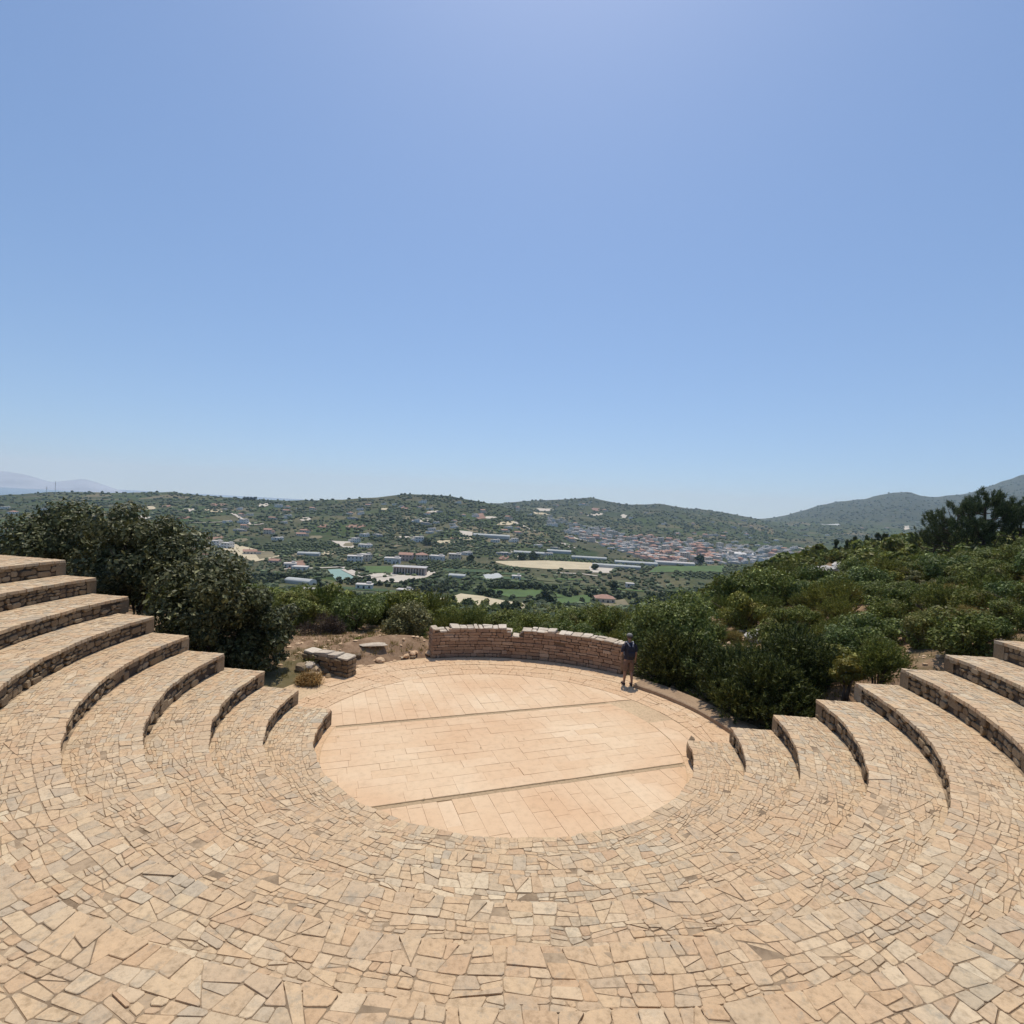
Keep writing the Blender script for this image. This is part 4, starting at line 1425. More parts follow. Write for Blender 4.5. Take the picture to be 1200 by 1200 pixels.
FIELDS = [
    ('field', [(508, 703), (540, 696), (566, 699), (612, 707), (626, 716), (592, 716), (540, 712)], 'wheat', 'dry tan field nearest to the back wall'),
    ('field', [(576, 658), (640, 657), (702, 660), (700, 668), (640, 667), (600, 664)], 'wheat', 'long pale stubble field in front of the town'),
    ('field', [(690, 664), (724, 664), (716, 672), (692, 671)], 'pale_earth', 'pale bare plot at the right end of the long stubble field'),
    ('field', [(556, 690), (640, 692), (664, 700), (596, 700)], 'crop', 'bright green crop field behind the tan field'),
    ('field', [(650, 702), (690, 697), (694, 706), (652, 710)], 'crop', 'small bright green field left of the red roofed house'),
    ('field', [(422, 664), (472, 664), (470, 671), (432, 672)], 'crop', 'green field between the pale road and the workshop'),
    ('field', [(770, 664), (850, 663), (846, 671), (760, 671)], 'crop', 'green field below the town at the foot of the scrub'),
    ('field', [(384, 668), (402, 667), (416, 678), (394, 681)], 'net_green', 'bluish green field under flat netting'),
    ('field', [(428, 673), (455, 677), (484, 675), (515, 669), (500, 677), (470, 683), (442, 682)], 'pale_earth', 'pale yard of bare earth round the workshop'),
    ('field', [(248, 639), (276, 638), (296, 648), (320, 649), (330, 652), (298, 659)], 'wheat', 'dry tan field above the dark leafy bush'),
    ('field', [(298, 648), (318, 646), (326, 652), (304, 656)], 'olive_floor', 'brown strip beside the dry tan field at left'),
    ('field', [(332, 660), (356, 657), (358, 664), (338, 667)], 'red_earth', 'reddish bare plot at left'),
    ('field', [(388, 634), (410, 635), (416, 642), (404, 643)], 'pale_earth', 'pale cut in the left hillside'),
    ('field', [(538, 622), (556, 624), (552, 629), (542, 628)], 'pale_earth', 'pale scar on the middle hillside'),
    ('field', [(727, 604), (731, 602.5), (735, 604), (733, 607), (729, 607)], 'pale_earth', 'pale quarry scar on the far hill'),
    ('field', [(566, 674), (584, 672), (590, 677), (570, 680)], 'greenhouse', 'pale blue sheeted seed bed on the valley floor'),
    ('field', [(556, 603), (566, 601), (570, 608), (560, 609)], 'red_earth', 'reddish cut on the middle hill'),
    ('field', [(700, 707), (732, 703), (740, 712), (706, 714)], 'olive_floor', 'light brown plot round the red roofed house'),
    ('field', [(962, 613.5), (984, 615), (984, 616.2), (963, 614.8)], 'greenhouse', 'white strip on the slope of the right mountain'),
    ('field', [(1058, 617), (1065, 615), (1066, 620), (1060, 621)], 'pale_earth', 'pale scar low on the right mountain'),
]
random.seed(8)
for k_ in range(46):
    x = random.uniform(520, 850) if k_ % 3 else random.uniform(330, 560); y = random.uniform(664, 700)
    if x > 740 and y > 676: y = random.uniform(662, 674)
    w = random.uniform(9, 34); h = random.uniform(.6, 1.9); t = random.uniform(.02, .09)
    q = [(x - w, y - t * w - h), (x + w * .9, y + t * w - h * .8), (x + w, y + t * w + h), (x - w * .95, y - t * w + h * .9)]
    if any(abs(x - sum(p[0] for p in f_[1]) / len(f_[1])) < 40 + w * .7 and abs(y - sum(p[1] for p in f_[1]) / len(f_[1])) < 8 + h for f_ in FIELDS[:12]): continue
    mt, lab = random.choice([('crop', 'narrow bright green crop strip'), ('crop_dark', 'narrow dark green crop strip'), ('crop_dark', 'narrow dark green crop strip'), ('crop', 'narrow bright green crop strip'),
                             ('orchard_floor', 'narrow dull green strip'), ('wheat', 'narrow pale stubble strip')])
    if mt == 'wheat': q = [(a_, y + (b_ - y) * .5) for a_, b_ in q]
    FIELDS.append(('field', q, mt, lab + ' on the valley floor'))
for nm, px, mt, lab in FIELDS:
    drape(nm, px, M[mt], lab)

random.seed(31)
k_ = 0
while k_ < 75:
    x = random.uniform(150, 900); y = random.uniform(590, 660)
    sk = min(np.interp(x, SKA[:, 0], SKA[:, 1]), np.interp(x, SKB[:, 0], SKB[:, 1]))
    if y < sk + 7 or (640 < x < 960 and 604 < y < 664): continue
    w = random.uniform(4, 13); h = random.uniform(.8, 2.2); t = random.uniform(-.12, .18)
    q = [(x - w, y - t * w), (x - w * .6, y - h), (x + w * .7, y - h + t * w), (x + w, y + t * w), (x + w * .3, y + h), (x - w * .7, y + h * .8)]
    mt, lab = random.choice([('olive_floor', 'small brown terrace plot'), ('olive_floor', 'small brown terrace plot'), ('pale_earth', 'small pale bare plot'), ('red_earth', 'small reddish plot'),
                             ('orchard_floor', 'small dull green plot'), ('wheat', 'small dry tan plot')])
    o = drape('field', q, M[mt], lab + ' on the hillsides', .5, 14.0)
    k_ += 1

def ribbon(px, w, mat, label):
    P, ok = hit([p[0] for p in px], [p[1] for p in px], 60)
    P = P[ok][:, :2]
    Q = [P[0]]
    for a, b in zip(P[:-1], P[1:]):
        n = max(1, min(80, int(np.linalg.norm(b - a) / 7)))
        Q += [a + (b - a) * (k + 1) / n for k in range(n)]
    Q = np.array(Q)
    T = np.gradient(Q, axis=0); T /= np.linalg.norm(T, axis=1, keepdims=True) + 1e-9
    N = np.stack([-T[:, 1], T[:, 0]], 1)
    L = Q + N * w / 2; R = Q - N * w / 2
    lz = height(L[:, 0], L[:, 1]) + .75; rz = height(R[:, 0], R[:, 1]) + .75
    mz = np.maximum(lz, rz)
    V = []
    for k in range(len(Q)):
        V += [(*L[k], mz[k]), (*R[k], mz[k])]
    c = np.array([*Q[len(Q) // 2], mz[len(Q) // 2]])
    mb = MB(); mb.add(V, [(2 * k, 2 * k + 1, 2 * k + 3, 2 * k + 2) for k in range(len(Q) - 1)])
    return tag(link('road', mb.mesh('road', mat, c), None, c), label, kind='structure')
ribbon([(272, 602), (285, 610), (296, 616), (308, 614)], 6, M['road'], 'pale dirt road zigzagging up the left hill')
ribbon([(668, 629), (690, 634), (718, 639)], 9, M['road'], 'pale road slanting down the hillside left of the town')
ribbon([(658, 637), (672, 643)], 8, M['road'], 'short pale track below the slanting road')
ribbon([(603, 612), (615, 618), (627, 623)], 7, M['road'], 'pale track across the middle hillside')
ribbon([(398, 665), (404, 666), (416, 672), (440, 677), (462, 675)], 5, M['road'], 'pale road curving past the workshop')
ribbon([(402, 668), (416, 675), (440, 680)], 4, M['road'], 'second pale lane beside the curving road')
ribbon([(652, 672), (680, 673), (702, 676)], 4, M['road'], 'pale farm track through the orchards')
ribbon([(330, 668), (352, 667), (384, 666), (402, 665)], 4, M['road'], 'pale lane leading from the white sheds')
ribbon([(930, 641), (940, 643), (950, 646)], 8, M['road'], 'pale road at the right edge of the town')
ribbon([(575, 716), (585, 719), (600, 718)], 3.5, M['road'], 'dirt track below the tan field')
ribbon([(222, 613), (245, 613), (262, 612)], 5, M['road'], 'level pale terrace track on the left hill')

# ------------------------------------------------------------------ houses
def house_parts(w, d, h, roof, rg, floors):
    """returns walls, roof, list of window boxes, door box; local, base at z=0, front is -Y"""
    walls = MB(); walls.box((0, 0, h / 2 - .75), (w, d, h + 1.5))
    rf = MB()
    if roof == 'gable':
        e = .35; rh = d * .22
        a, b = w / 2 + e, d / 2 + e
        rf.add([(-a, -b, h + .003), (a, -b, h + .003), (a, b, h + .003), (-a, b, h + .003), (-a, 0, h + rh), (a, 0, h + rh)],
               [(0, 1, 5, 4), (2, 3, 4, 5), (1, 2, 5), (3, 0, 4), (3, 2, 1, 0)])
    elif roof == 'hip':
        e = .35; rh = d * .22
        a, b = w / 2 + e, d / 2 + e
        rf.add([(-a, -b, h + .003), (a, -b, h + .003), (a, b, h + .003), (-a, b, h + .003), (-w / 2 + d / 2, 0, h + rh), (w / 2 - d / 2, 0, h + rh)],
               [(0, 1, 5, 4), (2, 3, 4, 5), (1, 2, 5), (3, 0, 4), (3, 2, 1, 0)])
    else:
        rf.box((0, 0, h + .10), (w + .5, d + .5, .2))
        rf.box((w * .25, d * .2, h + .2 + .6), (w * .3, d * .35, 1.2)) if rg.random() < .5 else None
    wins = []
    fh = h / floors
    for f in range(floors):
        z = f * fh + fh * .55
        n = max(2, int(w / 3))
        for k in range(n):
            x = -w / 2 + (k + .5) * w / n
            if f == 0 and k == n // 2: continue
            wins.append(((x, -d / 2 - .004, z), (1.1, .06, 1.3)))
        for k in range(max(1, int(d / 4))):
            y = -d / 2 + (k + .5) * d / max(1, int(d / 4))
            wins.append(((w / 2 + .004, y, z), (.06, 1.1, 1.3)))
            wins.append(((-w / 2 - .004, y, z), (.06, 1.1, 1.3)))
    x = -w / 2 + (max(2, int(w / 3)) // 2 + .5) * w / max(2, int(w / 3))
    door = ((x, -d / 2 - .004, 1.1), (1.2, .06, 2.2))
    return walls, rf, wins, door
WALLM = [M['white_wall'], M['cream_wall'], M['pink_wall'], M['grey_wall']]
PROTO = []
rg = random.Random(9)
for (w, d, h, roof, fl, wm, rm, lab) in [
        (9, 8, 3.4, 'flat', 1, 0, 'flat_roof', 'small white flat roofed house'), (11, 9, 6.4, 'flat', 2, 0, 'flat_roof', 'white two storey house with flat roof'),
        (10, 8, 6.0, 'gable', 2, 1, 'red_roof', 'cream house with terracotta gable roof'), (9, 8, 3.3, 'hip', 1, 0, 'red_roof', 'small white house with terracotta hip roof'),
        (12, 9, 6.4, 'hip', 2, 2, 'red_roof', 'pinkish house with terracotta hip roof'), (12, 10, 9.3, 'flat', 3, 1, 'flat_roof', 'cream three storey block with flat roof'),
        (10, 8, 3.5, 'flat', 1, 3, 'flat_roof', 'grey flat roofed building'), (13, 8, 3.4, 'gable', 1, 1, 'red_roof', 'long low cream house with red roof')]:
    walls, rf, wins, door = house_parts(w, d, h, roof, rg, fl)
    mb = MB()
    mb.add(walls.v, walls.f, 0); mb.add(rf.v, rf.f, 1)
    for c, s in wins: mb.box(c, s, 2)
    mb.box(*door, 2)
    for q_ in range(2):
        aw, ad, ah = rg.uniform(3, 5.5), rg.uniform(3, 5), rg.uniform(2.4, min(4.5, h))
        ax, ay = rg.choice([-1, 1]) * (w / 2 + aw / 2 - .02), rg.uniform(-d / 3, d / 3)
        mb.box((ax, ay, ah / 2 - .75), (aw, ad, ah + 1.5), 0); mb.box((ax, ay, ah + .1), (aw + .3, ad + .3, .2), 1)
    PROTO.append((lab, mb.mesh('house', [WALLM[wm], M[rm], M['glass_dark']])))

def in_poly(x, y, poly):
    c = False
    for k in range(len(poly)):
        x1, y1 = poly[k]; x2, y2 = poly[k - 1]
        if (y1 > y) != (y2 > y) and x < (x2 - x1) * (y - y1) / (y2 - y1) + x1: c = not c
    return c
TOWN = [(640, 605), (665, 612), (700, 619), (740, 628), (790, 634), (850, 640), (905, 640), (962, 646), (950, 655), (905, 660), (850, 661), (790, 661), (750, 655), (722, 646), (695, 636), (664, 625), (644, 617)]
random.seed(4)
spots = []
tries = 0
while len(spots) < 560 and tries < 60000:
    tries += 1
    x, y = random.uniform(635, 965), random.uniform(603, 662)
    if not in_poly(x, y, TOWN): continue
    core = math.exp(-((x - 760) / 75) ** 2)
    if random.random() > .42 + .6 * core: continue
    spots.append((x, y))
T_ = []
P, ok = hit([s[0] for s in spots], [s[1] for s in spots], 60)
occ = []
def clear(X, Y, d):
    for a, b, e in occ:
        if math.hypot(a - X, b - Y) < (d + e) / 2: return False
    occ.append((X, Y, d)); return True
nh = 0
MORE = MB()
MIX = [(0, 5, 6), (0, 5, 6), (1, 4, 6), (0, 4, 6), (2, 4, 6), (1, 5, 6), (3, 5, 6), (1, 4, 6)]
for k in np.argsort(P[:, 1]):
    X, Y, Z = P[k]
    if not ok[k] or not clear(X, Y, 7.5): continue
    x = spots[k][0]
    red = random.random() < .12 + .36 * math.exp(-((x - 780) / 60) ** 2)
    kd = random.choice([2, 3, 4, 7] if red else [0, 1, 1, 5, 6, 0])
    lab, me = PROTO[kd]
    nh += 1
    if nh > 165:
        s = random.uniform(.62, .92) * (1.0 + max(0, Y - 900) / 3000); a_ = random.uniform(-.7, .7)
        vv = np.empty(len(me.vertices) * 3); me.vertices.foreach_get('co', vv); vv = vv.reshape(-1, 3) * s
        vv = np.stack([vv[:, 0] * math.cos(a_) - vv[:, 1] * math.sin(a_) + X, vv[:, 0] * math.sin(a_) + vv[:, 1] * math.cos(a_) + Y, vv[:, 2] + Z], 1)
        for pl in me.polygons: MORE.f.append([q_ + len(MORE.v) for q_ in pl.vertices]); MORE.m.append(MIX[kd][pl.material_index])
        MORE.v.extend(map(tuple, vv)); continue
    o = link('house', me, None, (X, Y, Z))
    o.rotation_euler.z = random.uniform(-.7, .7) + random.choice([0, PI / 2])
    s = random.uniform(.62, .92) * (1.0 + max(0, Y - 900) / 3000)
    o.scale = (s, s, s)
    y_ = spots[k][1]
    zone = ('left end' if x < 710 else 'red roofed core' if x < 820 else 'right half' if x < 900 else 'far right end')
    tag(o, lab + ' ' + ('in the upper ' if y_ < 625 + (x - 700) * .06 else 'in the lower ' if y_ > 650 else 'in the ') + zone + ' of town', 'house', 'houses of the valley town')
o = link('town_houses', MORE.mesh('town_houses', [M['white_wall'], M['cream_wall'], M['pink_wall'], M['grey_wall'], M['red_roof'], M['flat_roof'], M['glass_dark']]))
tag(o, 'farther houses of the valley town packed close together', 'houses', kind='stuff')
print('town houses', nh)
# scattered houses on the hills
spots = []
while len(spots) < 118:
    x = random.uniform(250, 900); y = random.uniform(588, 652)
    sk = min(np.interp(x, SKA[:, 0], SKA[:, 1]), np.interp(x, SKB[:, 0], SKB[:, 1]))
    if y < sk + 5 or in_poly(x, y, TOWN): continue
    if fbm(x / 40, y / 14, 2) < .02: continue
    spots.append((x, y))
spots += [(920, 622), (945, 628), (1010, 620), (1040, 619), (875, 627), (880, 618), (835, 612), (790, 607), (812, 615), (910, 634), (1075, 612), (970, 628), (8, 596), (50, 598), (16, 602), (70, 595)]
P, ok = hit([s[0] for s in spots], [s[1] for s in spots], 60)
for k in range(len(spots)):
    X, Y, Z = P[k]
    if not ok[k] or not clear(X, Y, 16): continue
    lab, me = PROTO[random.choice([0, 0, 1, 6, 3, 2, 7, 0])]
    o = link('house', me, None, (X, Y, Z))
    o.rotation_euler.z = random.uniform(-.6, .6)
    s = random.uniform(.65, 1.0) * (1 + max(0, Y - 1000) / 5000)
    o.scale = (s, s, s)
    x_ = spots[k][0]
    zone = 'left ' if x_ < 420 else 'middle ' if x_ < 600 else 'far ' if x_ < 840 else 'right '
    tag(o, lab + ' alone on the ' + zone + ('upper' if Z > -10 else 'lower') + ' hillside', 'house', 'houses scattered over the hillsides')

# farm buildings near enough to have parts of their own
def farm_house(px, py, w, d, h, roof, wm, rm, fl, label, cat='house', rz=0.0, name='farm_house'):
    P, ok = hit([px], [py], 60)
    P = P[0]
    if not clear(P[0], P[1], 6): pass
    walls, rf, wins, door = house_parts(w, d, h, roof, random.Random(int(px)), fl)
    root = empty(name, P)
    root.rotation_euler.z = rz
    tag(root, label, cat)
    def part(nm, mb, mat):
        o = bpy.data.objects.new(nm, mb.mesh(nm, mat)); COL.objects.link(o); o.parent = root; return o
    part('wall', walls, wm); part('roof', rf, rm)
    for c, s in wins[:14]:
        b = MB(); b.box((0, 0, 0), s)
        o = part('window', b, M['glass_dark']); o.location = c
    b = MB(); b.box((0, 0, 0), door[1])
    o = part('door', b, M['glass_dark']); o.location = door[0]
    return root
def shed(px, py, w, d, h, label, rz=0.0, mat=None, name='greenhouse', cat='greenhouse'):
    """long low tunnel or shed with an arched roof and end walls"""
    P, ok = hit([px], [py], 60)
    P = P[0]
    clear(P[0], P[1], 8)
    root = empty(name, P); root.rotation_euler.z = rz
    tag(root, label, cat)
    mat = mat or M['greenhouse']
    n = 9
    mb = MB()
    arc = [(-d / 2, -.8)] + [(-d / 2 * math.cos(PI * k / (n - 1)), h * .55 + h * .45 * math.sin(PI * k / (n - 1))) for k in range(n)] + [(d / 2, -.8)]
    V = [(sx * w / 2, a, b) for sx in (-1, 1) for a, b in arc]
    q = len(arc)
    mb.add(V, [(k, k + 1, q + k + 1, q + k) for k in range(q - 1)])
    o = bpy.data.objects.new('roof_film', mb.mesh('roof_film', mat)); COL.objects.link(o); o.parent = root
    for sx in (-1, 1):
        e = MB(); e.add([(sx * (w / 2 - .02), a * .99, b * .99) for a, b in arc], [tuple(range(q))])
        o = bpy.data.objects.new('end_wall', e.mesh('end_wall', M['white_wall'])); COL.objects.link(o); o.parent = root
    for k in range(int(w / 6) + 1):
        e = MB(); x = -w / 2 + k * 6.0
        for (a, b), (a2, b2) in zip(arc[:-1], arc[1:]):
            e.add([(x - .08, a * 1.01, b * 1.01), (x + .08, a * 1.01, b * 1.01), (x + .08, a2 * 1.01, b2 * 1.01), (x - .08, a2 * 1.01, b2 * 1.01)], [(0, 1, 2, 3)])
        o = bpy.data.objects.new('hoop', e.mesh('hoop', M['steel'])); COL.objects.link(o); o.parent = root
    return root
farm_house(708, 706, 12, 9, 3.2, 'hip', M['cream_wall'], M['red_roof'], 1, 'lone house with red hip roof beyond the right end of the back wall')
farm_house(427, 690, 10, 6, 3, 'flat', M['white_wall'], M['flat_roof'], 1, 'low white hut among orchard trees below the curving road', rz=.1)
farm_house(358, 696, 9, 5, 3, 'flat', M['white_wall'], M['flat_roof'], 1, 'small white hut nearest the broad dark bush', rz=-.1)
farm_house(364, 703, 5, 4, 3, 'flat', M['white_wall'], M['flat_roof'], 1, 'tiny white cabin in front of the small white hut')
farm_house(386, 701, 9, 5, 3, 'gable', M['pink_wall'], M['flat_roof'], 1, 'low pinkish roofed hut right of the tiny cabin', rz=.15)
farm_house(474, 696, 9, 5, 2.8, 'flat', M['cream_wall'], M['flat_roof'], 1, 'low pale hut half hidden behind the grey green bush', rz=-.15)
farm_house(416, 659, 13, 9, 6, 'flat', M['white_wall'], M['flat_roof'], 2, 'white two storey farm building above the green field', rz=.2)
farm_house(428, 657, 10, 8, 6, 'flat', M['cream_wall'], M['flat_roof'], 2, 'cream farm building beside the white two storey one', rz=-.2)
farm_house(460, 660, 14, 9, 5, 'flat', M['white_wall'], M['flat_roof'], 1, 'long white building behind the workshop at left', rz=.1)
farm_house(476, 657, 13, 9, 6, 'gable', M['pink_wall'], M['red_roof'], 2, 'pinkish house with red gable behind the workshop')
farm_house(494, 657, 11, 9, 6, 'hip', M['cream_wall'], M['red_roof'], 2, 'cream house with red hip roof right behind the workshop', rz=.3)
farm_house(512, 657, 14, 9, 5, 'flat', M['white_wall'], M['flat_roof'], 1, 'white flat roofed building right of the workshop', rz=-.1)
farm_house(533, 656, 12, 8, 6, 'flat', M['cream_wall'], M['flat_roof'], 2, 'cream building at the left end of the long stubble field')
farm_house(340, 665, 9, 7, 3.5, 'flat', M['white_wall'], M['flat_roof'], 1, 'white shed furthest left by the pale lane', rz=.3)
farm_house(352, 669, 11, 7, 3.5, 'flat', M['white_wall'], M['flat_roof'], 1, 'white shed in the middle of the pale lane', rz=.1)
farm_house(322, 661, 8, 6, 3.2, 'gable', M['pink_wall'], M['red_roof'], 1, 'small reddish house at the edge of the tan field')
farm_house(428, 642, 14, 10, 4, 'flat', M['white_wall'], M['flat_roof'], 1, 'white building next to the pale cut on the left hillside')
farm_house(605, 679, 7, 6, 3, 'flat', M['white_wall'], M['flat_roof'], 1, 'small white hut right of the blue seed bed')
farm_house(738, 688, 6, 5, 3, 'flat', M['white_wall'], M['flat_roof'], 1, 'small white hut at the edge of the big round oak')
shed(362, 651, 20, 8, 3.5, 'white roofed greenhouse above the reddish plot', .15)
shed(352, 684, 18, 8, 3.5, 'pale greenhouse among trees left of the netting field', -.25)
shed(536, 677, 13, 7, 3, 'small pale greenhouse left of the blue seed bed', -.1)
shed(722, 666, 48, 8, 4, 'long white greenhouse right of the stubble field, lower of two', -.12)
shed(690, 656, 40, 8, 4, 'long white greenhouse above the stubble field', -.05)
shed(745, 662, 46, 9, 4, 'long white greenhouse in front of the town, upper of two', -.08)
shed(790, 662, 44, 9, 4, 'long pale shed along the front edge of the town', -.05, M['flat_roof'], 'warehouse', 'warehouse')
shed(576, 630, 52, 12, 5, 'long white greenhouse on the middle hillside', -.05)
shed(620, 650, 36, 10, 4, 'grey white greenhouse on the slope above the stubble field', -.1)
shed(655, 648, 30, 10, 4, 'pale greenhouse halfway up the slope left of the town', -.1)
shed(865, 652, 40, 14, 6, 'large white hall in the right half of the town', -.05, M['white_wall'], 'warehouse', 'warehouse')
# the workshop with upright columns
P = hit([479], [674], 60)[0][0]
ws = empty('workshop', P)
tag(ws, 'wide reddish grey workshop with a row of upright columns on its front', 'workshop')
b = MB(); b.box((0, 5, 2.6), (25, 10, 6.8)); o = bpy.data.objects.new('wall', b.mesh('wall', M['pink_wall'])); COL.objects.link(o); o.parent = ws
b = MB(); b.box((0, 4.6, 6.15), (26.5, 12, .3)); o = bpy.data.objects.new('roof', b.mesh('roof', M['grey_wall'])); COL.objects.link(o); o.parent = ws
cm = MB(); cm.box((0, 0, 2.6), (.5, .5, 6.8)); cme = cm.mesh('column', M['grey_wall'])
gm = MB(); gm.box((0, 0, 2.9), (1.3, .06, 4.4)); gme = gm.mesh('window', M['glass_dark'])
for k in range(12):
    o = bpy.data.objects.new('column', cme); COL.objects.link(o); o.parent = ws; o.location = (-12 + k * 24 / 11, -.8, 0)
    if k < 11:
        o = bpy.data.objects.new('window', gme); COL.objects.link(o); o.parent = ws; o.location = (-12 + (k + .5) * 24 / 11, -.04, 0)

# two slim masts on the left ridge
for (x, yt, yb, lab) in ((54.5, 570, 578, 'shorter thin mast on the far left ridge'), (64.5, 563.5, 577, 'taller thin lattice mast on the far left ridge')):
    P = hit([x], [yb + 3], 60)[0][0]
    h = at_depth(x, yt, P[1])[2] - P[2]
    r = .55
    root = empty('mast', P)
    tag(root, lab, 'mast')
    b = MB()
    for k in range(3):
        a = 2 * PI * k / 3
        b.tube((r * math.cos(a), r * math.sin(a), -1), (r * .4 * math.cos(a), r * .4 * math.sin(a), h), .14, .1, 5)
    n = 9
    for k in range(n):
        for j in range(3):
            a, a2 = 2 * PI * j / 3, 2 * PI * (j + 1) / 3
            f0, f1 = 1 - .6 * k / n, 1 - .6 * (k + 1) / n
            b.tube((r * f0 * math.cos(a), r * f0 * math.sin(a), h * k / n), (r * f1 * math.cos(a2), r * f1 * math.sin(a2), h * (k + 1) / n), .06, .06, 4)
    o = bpy.data.objects.new('lattice', b.mesh('lattice', M['steel'])); COL.objects.link(o); o.parent = root
    b = MB(); b.box((0, -.5, h * .8), (.8, .3, 2.2)); b.box((.4, .3, h * .8), (.3, .8, 2.2))
    o = bpy.data.objects.new('antenna', b.mesh('antenna', M['white_wall'])); COL.objects.link(o); o.parent = root

# ------------------------------------------------------------------ trees of the valley
def tree_mesh(name, rx, rz, seed, mat, n=260, lean=0):
    rg = np.random.default_rng(seed)
    cl = make_clumps(rx, rx, rz, 9, rg, .4, .6, .9)
    P, d = crown_points(n, cl, rg, .95)
    P[:, 2] += .35 * rz
    V, F = leaves_np(P, d, .30 * rx, .6, rg)
    tb = MB(); tb.tube((0, 0, -.5), (0, 0, rz * 1.1), rx * .1, rx * .06, 6)
    for k in range(3):
        a = k * 2.1; tb.tube((0, 0, rz * .6), (math.cos(a) * rx * .5, math.sin(a) * rx * .5, rz * 1.3), rx * .05, rx * .03, 4)
    V = np.concatenate([V, np.array(tb.v)])
    F2 = [f for f in tb.f if len(f) == 4]
    return np_mesh(name, V, [F, np.array(F2) + 4 * n], [mat, M['bark']], [0] * n + [1] * len(F2))
TREES = [(tree_mesh('orchard_tree', 2.2, 1.7, 500 + k, M['leaf_far'] if k < 3 else M['leaf_far_olive']), k) for k in range(5)]
seeds = RNG.uniform([-620, 325], [720, 640], (95, 2))
styl = RNG.random(95); rota = RNG.uniform(-.35, .5, 95)
pts = []
for k in range(95):
    if styl[k] < .12: continue
    ca, sa = math.cos(rota[k]), math.sin(rota[k])
    sp = 5.6 if styl[k] < .6 else 8.0
    n = 22
    uu, vv = np.meshgrid(np.arange(-n, n + 1) * sp, np.arange(-n, n + 1) * sp * .95)
    X = seeds[k, 0] + uu * ca - vv * sa; Y = seeds[k, 1] + uu * sa + vv * ca
    X = X.ravel() + RNG.normal(0, .5, X.size); Y = Y.ravel() + RNG.normal(0, .5, Y.size)
    d2 = (X[:, None] - seeds[None, :, 0]) ** 2 + ((Y[:, None] - seeds[None, :, 1]) * 1.5) ** 2
    own = d2.argmin(1) == k
    s2 = np.sort(d2, 1)
    edge = np.sqrt(s2[:, 1]) - np.sqrt(s2[:, 0]) > 7
    keep = own & edge & (Y > 322) & (Y < 640) & (RNG.random(X.size) > .06)
    for x_, y_ in zip(X[keep], Y[keep]): pts.append((x_, y_, 0 if styl[k] < .6 else 1, .9 if styl[k] < .6 else .8))
pts = np.array(pts)
px, py, dd = project(np.stack([pts[:, 0], pts[:, 1], np.full(len(pts), PLAIN + 2.0)], 1))
vis = (px > -20) & (px < 1220)
pts = pts[vis]; px = px[vis]; py = py[vis]
def covered(px, py):
    for nm, poly, mt, lab in FIELDS:
        if in_poly(px, py, poly): return True
    return False
py2 = py + 2
keep = np.array([not covered(a, b) for a, b in zip(px, py2)])
for a, b, e in occ:
    keep &= np.hypot(pts[:, 0] - a, pts[:, 1] - b) > e * .5 + 2
pts = pts[keep]
pts = pts[np.argsort(pts[:, 1] + np.abs(pts[:, 0]) * .15)]
vz = height(pts[:, 0], pts[:, 1])
random.seed(12)
for (X, Y, st, s), z in zip(pts[:290], vz[:290]):
    me, k = TREES[random.choice([0, 1, 2]) if st == 0 else random.choice([3, 4])]
    o = link('orchard_tree', me, None, (X, Y, z))
    o.rotation_euler.z = random.uniform(0, 6.28)
    q = s * random.uniform(.8, 1.2)
    o.scale = (q, q, q)
    xx = float(project([X, Y, z])[0])
    zone = 'around the white huts at left' if xx < 400 else 'below the workshop' if xx < 520 else 'round the tan field' if xx < 640 else 'round the red roofed house' if xx < 760 else 'at the foot of the oak covered slope'
    tag(o, ('dark green orchard tree in the valley rows ' if st == 0 else 'grey green olive tree in the valley rows ') + zone, 'tree', 'orchard trees on the valley floor')

def blobs(name, P, R, mats, label, seed, hi=False):
    """many far tree crowns as one mesh: lumpy low crowns of leaf clumps"""
    bm = bmesh.new(); bmesh.ops.create_icosphere(bm, subdivisions=2 if hi else 1, radius=1)
    bv = np.array([v.co[:] for v in bm.verts]); bf = np.array([[v.index for v in f.verts] for f in bm.faces]); bm.free()
    rg = np.random.default_rng(seed)
    n = len(P)
    f = 1 + rg.normal(0, .22, (n, len(bv), 1))
    V = bv[None] * f * R[:, None, None] * np.stack([rg.uniform(.8, 1.3, n), rg.uniform(.8, 1.3, n), rg.uniform(.6, .95, n)], 1)[:, None, :]
    V = V + P[:, None, :] + np.array([0, 0, .45])[None, None] * R[:, None, None]
    F = (bf[None] + (np.arange(n) * len(bv))[:, None, None]).reshape(-1, 3)
    o = link(name, np_mesh(name, V.reshape(-1, 3), F, mats))
    return tag(o, label, 'trees', kind='stuff')
rest = pts[290:]; rz_ = vz[290:]
print('orchard', len(rest))
for st, mt, lab in ((0, 'leaf_far', 'rows of dark green orchard trees across the valley floor'), (1, 'leaf_far_olive', 'rows of grey green olive trees across the valley floor')):
    k = rest[:, 2] == st
    blobs('orchard_trees', np.stack([rest[k, 0], rest[k, 1], rz_[k]], 1), RNG.uniform(1.4, 2.1, k.sum()), M[mt], lab, 60 + st)
